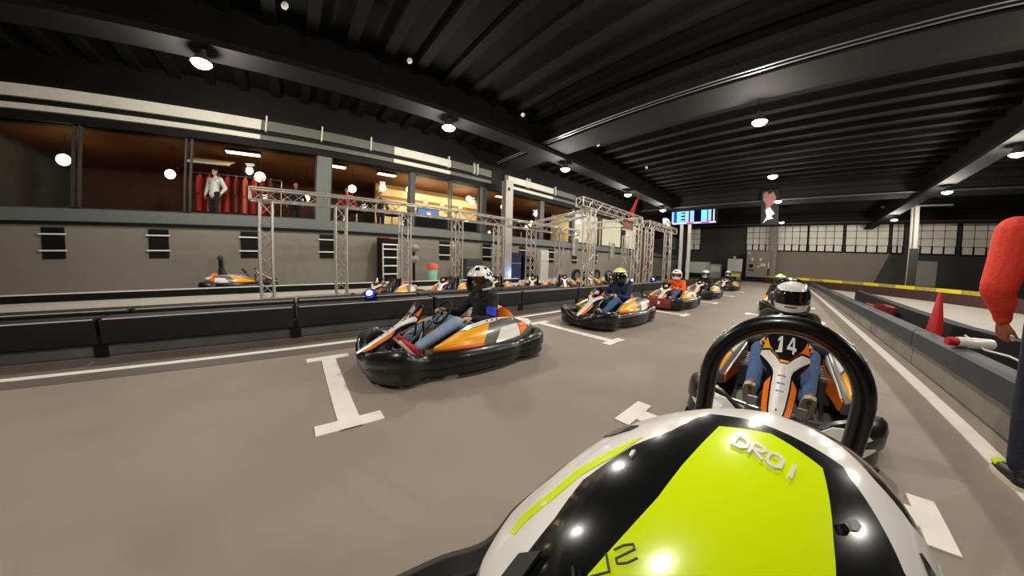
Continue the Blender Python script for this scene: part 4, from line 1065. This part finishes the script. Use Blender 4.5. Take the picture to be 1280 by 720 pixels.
# boxes at the wall
def crate(label, x, y, w, d, h, m, name='flight_case', cat='case'):
    t = thing(name, label, cat, (x, y, .18)); put('body', MB().box((0, 0, h / 2), (d, w, h), m, bev=.02).mesh('body'), t)
    put('edge', MB().box((d / 2, 0, h * .62), (.02, w, .03), 'grey').mesh('edge'), t); return t
crate('dark green-grey box standing behind the head of the front left driver', -11.4, 7.0, .9, .6, 1.1, 'darkgrey')
crate('black loudspeaker stack by the wall behind the fifth gantry post', -11.4, 10.6, .7, .6, 1.35, 'black', 'loudspeaker', 'speaker')
crate('black cabinet right of the main left column', -11.4, 9.6, .8, .6, 1.5, 'jeandark')
crate('tall white cupboard against the grey wall', -11.6, 12.2, .7, .4, 1.75, 'lightgrey', 'cupboard', 'cupboard')
t = thing('uplight', 'blue uplight glowing at the foot of the main left column', 'lamp', (-10.5, 9.05, .18)); put('body', MB().lathe([(0, .2), (.07, .2), (.09, 0), (0, 0)], 'black').mesh('body'), t); put('lens', MB().lathe([(0, .215), (.06, .21), (.06, .2), (0, .2)], 'headblue').mesh('lens'), t)
L = bpy.data.lights.new('uplight_light', 'POINT'); L.energy = 25; L.color = (.25, .35, 1); L.shadow_soft_size = .05
o = bpy.data.objects.new('uplight_light', L); COL.objects.link(o); o.location = (-10.5, 9.0, .55)
for i, y in enumerate((11.9, 13.8)):
    t = thing('spare_wheel_rack', 'black tyre leaning upright behind the pit karts, %s from the camera' % ordn[i], 'tyre', (-8.8, y, .18), 0, 'leaning tyres')
    put('tyre', MB().lathe([(.2, -.08), (.33, -.08), (.35, 0), (.33, .08), (.2, .08), (.2, -.08)], 'rubber', (0, 0, .35), 'x', 24).mesh('tyre', True), t); put('rim', MB().lathe([(0, -.03), (.2, -.06), (.2, .06), (0, .03)], 'grey', (0, 0, .35), 'x', 18).mesh('rim', True), t)

# right side items
t = thing('traffic_cone', 'red traffic cone behind the right-hand barrier', 'cone', (2.13, 6.9, 0))
put('base', MB().box((0, 0, .02), (.36, .36, .04), 'red', bev=.01).mesh('base'), t); put('cone', MB().lathe([(0, .98), (.02, .98), (.03, .94), (.15, .04), (.17, .03), (0, .03)], 'red', seg=24).mesh('cone', True), t)
t = thing('foam_roll', 'white foam roll with a red end lying on the right-hand barrier', 'roll', (1.80, 4.75, .535), math.radians(20)); put('roll', MB().lathe([(0, -.17), (.05, -.17), (.055, -.15), (.055, .15), (.05, .17), (0, .17)], 'white', (0, 0, 0), 'x', 20).mesh('roll', True), t); put('red_end', MB().lathe([(0, -.27), (.035, -.27), (.045, -.24), (.045, -.17), (0, -.17)], 'red', (0, 0, 0), 'x', 16).mesh('red_end', True), t)
t = thing('fuel_crate', 'low red plastic crate behind the right-hand barrier', 'crate', (2.1, 10.4, -.15)); b = MB()
for s in (-1, 1): b.box((s * .2, 0, .3), (.03, .9, .6), 'darkred', bev=.008); b.box((0, s * .44, .3), (.4, .03, .6), 'darkred', bev=.008)
b.box((0, 0, .02), (.4, .9, .04), 'darkred'); put('tub', b.mesh('tub'), t); put('rim', MB().tube([(-.2, -.45, .6), (.2, -.45, .6), (.2, .45, .6), (-.2, .45, .6)], .02, 'red', 6, closed=True).mesh('rim'), t)
tag(MB().tube([(1.95, 5.4, .53), (1.83, 4.6, .50), (1.84, 4.2, .53), (1.86, 3.6, .50)], .01, 'lightgrey').build('cable'), 'pale cable lying along the top of the right-hand barrier', 'cable')

# ------------------------------------------------------------------ lounge contents
def globe(i, x, y, z, r=.17):
    t = thing('globe_lamp', 'glowing amber globe lamp in the lounge window, %s from the near end' % ordn[i], 'lamp', (x, y, z), 0, 'lounge globe lamps')
    put('globe', MB().sphere((0, 0, 0), r, 'globe', 16, 12).mesh('globe', True), t); put('cord', MB().tube([(0, 0, r), (0, 0, 5.1 - z)], .01, 'black', 6).mesh('cord'), t)
    L = bpy.data.lights.new('globe_light', 'POINT'); L.energy = 16; L.color = (1, .62, .28); L.shadow_soft_size = .2
    o = bpy.data.objects.new('globe_light', L); COL.objects.link(o); o.location = (x + .0, y, z - .25)
for i, (x, y, z, r) in enumerate(((-13.4, -7.2, 4.3, .18), (-13.4, -4.3, 4.1, .16), (-13.2, -1.45, 4.25, .19), (-14.0, .2, 3.75, .15), (-13.4, 2.0, 4.25, .17), (-13.2, 4.55, 4.55, .16), (-13.6, 8.1, 4.7, .15), (-13.2, 10.3, 4.5, .16), (-13.4, 13.6, 4.5, .2), (-13.5, 13.0, 3.8, .2))): globe(i, x, y, z, r)
for i, (x, y) in enumerate(((-14.7, 5.1), (-14.7, 6.0), (-14.7, 7.0), (-14.7, 8.2))):
    t = thing('downlight', 'round light in the cream lounge bar soffit, %s from the near end' % ordn[i], 'lamp', (x, y, 4.37), 0, 'bar downlights'); put('rim', MB().tube(ringpts((0, 0, -.005), .13, rotz(0)), .015, 'lightgrey', 6, closed=True).mesh('rim'), t); put('lens', MB().lathe([(0, -.03), (.12, -.02), (.12, .0), (0, 0)], 'downlight').mesh('lens'), t)
for y in (5.4, 7.6, 19, 23):
    L = bpy.data.lights.new('bar_light', 'POINT'); L.energy = 85; L.color = (1, .84, .58); L.shadow_soft_size = .3
    o = bpy.data.objects.new('bar_light', L); COL.objects.link(o); o.location = (-13.6, y, 4.2)
for i, (y, z, w_) in enumerate(((-2.0, 5.0, 1.1), (1.2, 5.0, .9), (3.4, 5.0, .8), (9.9, 5.0, .6))):
    t = thing('ceiling_light', 'warm panel lamp in the lounge, %s of its kind' % ordn[i], 'lamp', (-13.0 - .4 * (z < 4.9), y, z), 0, 'lounge panel lamps')
    put('frame', MB().box((0, 0, .03), (.36, w_ + .06, .05), 'darkgrey').mesh('frame'), t); put('diffuser', MB().box((0, 0, 0), (.28, w_, .03), 'downlight', bev=.01).mesh('diffuser'), t)
    if z < 4.9: put('cord', MB().tube([(0, 0, .05), (0, 0, 5.1 - z)], .01, 'black', 6).mesh('cord'), t)
t = thing('television', 'blue glowing screen over the lounge bar', 'television', (-14.95, 6.25, 3.85)); put('bezel', MB().box((0, 0, 0), (.08, 1.3, .4), 'black', bev=.01).mesh('bezel'), t); put('screen', MB().box((.042, 0, 0), (.01, 1.22, .34), 'tvblue').mesh('screen'), t)
t = thing('bar_counter', 'black bar counter behind the lounge windows', 'counter', (-13.4, 6.4, 2.4)); put('body', MB().box((0, 0, .45), (.6, 4.2, .9), 'black', bev=.02).mesh('body'), t); put('top', MB().box((0, 0, .92), (.75, 4.4, .05), 'lightgrey', bev=.01).mesh('top'), t)
for i, z in enumerate((3.35, 3.6)):
    t = thing('wall_shelf', 'lit white shelf behind the lounge bar, %s one up' % ordn[i], 'shelf', (-14.98, 6.0, z), 0, 'bar shelves'); put('board', MB().box((0, 0, 0), (.25, 2.6, .04), 'white').mesh('board'), t); put('strip', MB().box((.12, 0, -.03), (.02, 2.6, .02), 'downlight').mesh('strip'), t)
# jackets on a rail, left windows
t = thing('clothes_rail', 'metal rail carrying red suits behind the nearest lounge window', 'rail', (-13.0, -2.0, 2.4)); put('bar', MB().tube([(0, -1.6, 1.75), (0, 1.3, 1.75)], .02, 'steel').mesh('bar'), t)
for y in (-1.6, 1.3): put('post', MB().tube([(0, y, 0), (0, y, 1.75)], .02, 'steel').mesh('post'), t)
for i in range(9):
    y = -3.3 + i * .28; m = ['redcloth', 'red', 'salmon', 'redcloth', 'darkred', 'salmon', 'redcloth', 'red', 'darkred'][i]
    t = thing('racing_suit', 'red-toned suit hanging on the lounge clothes rail, %s from the near end' % ordn[i], 'suit', (-13.0, y, 4.15), 0, 'hanging suits')
    b = MB(); b.loft([[(w * math.cos(a), d * math.sin(a), z) for a in [2 * PI * q / 14 for q in range(14)]] for w, d, z in ((.05, .03, -.05), (.22, .07, -.14), (.2, .09, -.5), (.19, .09, -.8), (.2, .1, -1.35))], m); put('cloth', b.mesh('cloth', True), t)
    b = MB()
    for s in (-1, 1): b.tube([(s * .2, 0, -.17), (s * .27, 0, -.45), (s * .28, .02, -.75)], [.06, .055, .045], m, 8)
    put('sleeve', b.mesh('sleeve', True), t); put('hanger', MB().tube([(0, 0, -.06), (0, 0, .02), (.03, 0, .04)], .008, 'steel', 6).mesh('hanger'), t)
standing('person with a white top in dark trousers behind the nearest lounge window', (-12.5, -2.75, 2.4), math.radians(60), 'helmetwhite', 'blackcloth', 'skin', 'black', 'lounge guests', .016)
standing('person in a navy top standing behind the lounge window left of the grey post', (-13.3, -.2, 2.4), math.radians(90), 'navy', 'blackcloth', 'skin', 'black', 'lounge guests', .016)
standing('person in a red top standing behind the lounge window right of the grey post', (-13.2, 1.75, 2.4), math.radians(80), 'red', 'blackcloth', 'skin', 'black', 'lounge guests', .016)
standing('person in black standing behind the lounge window before the bar', (-13.2, 3.2, 2.4), math.radians(100), 'blackcloth', 'jeandark', 'skin', 'black', 'lounge guests', .016)
standing('person in dark red standing in the lounge beyond the main column', (-13.0, 12.9, 2.4), math.radians(100), 'darkred', 'blackcloth', 'skin', 'black', 'lounge guests', .016)
t = thing('parasol_panel', 'tilted cream ceiling panel glowing inside the nearest lounge window', 'panel', (-13.6, -3.1, 4.75)); put('panel', MB().box((0, 0, 0), (1.2, 1.3, .04), 'cream', R=roty(.35)).mesh('panel'), t); put('rim', MB().box((.55, 0, -.22), (.05, 1.35, .06), 'lightgrey').mesh('rim'), t)
for i, y in enumerate((2.1, 3.6, 10.3, 11.4)):
    t = thing('lounge_table', 'small dark table at the lounge window, %s from the near end' % ordn[i], 'table', (-12.75, y, 2.4), 0, 'lounge tables'); put('top', MB().lathe([(0, .76), (.32, .76), (.34, .74), (.32, .72), (0, .72)], 'black').mesh('top'), t); put('leg', MB().tube([(0, 0, .02), (0, 0, .72)], .03, 'steel').lathe([(0, .03), (.22, .02), (.22, 0), (0, 0)], 'steel').mesh('leg'), t)
b = MB(); b.box((0, 0, 0), (.06, 2.6, 1.2), 'litwin', bev=.01)
for i, y in enumerate((17.4, 21.2, 25.2)):
    o = struct(MB().box((XL - .2, y, 3.8), (.08, 3.2, 2.3), 'darkgrey').build('window_%d' % (60 + i))); MB().box((XL - .15, y, 3.8), (.03, 3.0, 2.1), 'litwin').build('pane', o)

# ------------------------------------------------------------------ world & view
w = bpy.data.worlds.new('World'); SC.world = w; w.use_nodes = True
w.node_tree.nodes['Background'].inputs['Color'].default_value = (1, .95, .88, 1); w.node_tree.nodes['Background'].inputs['Strength'].default_value = .02
SC.view_settings.view_transform = 'Standard'; SC.view_settings.look = 'None'; SC.view_settings.gamma = 1; SC.view_settings.use_curve_mapping = False
SC.view_settings.exposure = 0.0
try:
    SC.cycles.use_denoising = True; SC.cycles.max_bounces = 6; SC.cycles.transparent_max_bounces = 12; SC.cycles.sample_clamp_indirect = 4
except Exception as e: print(e)
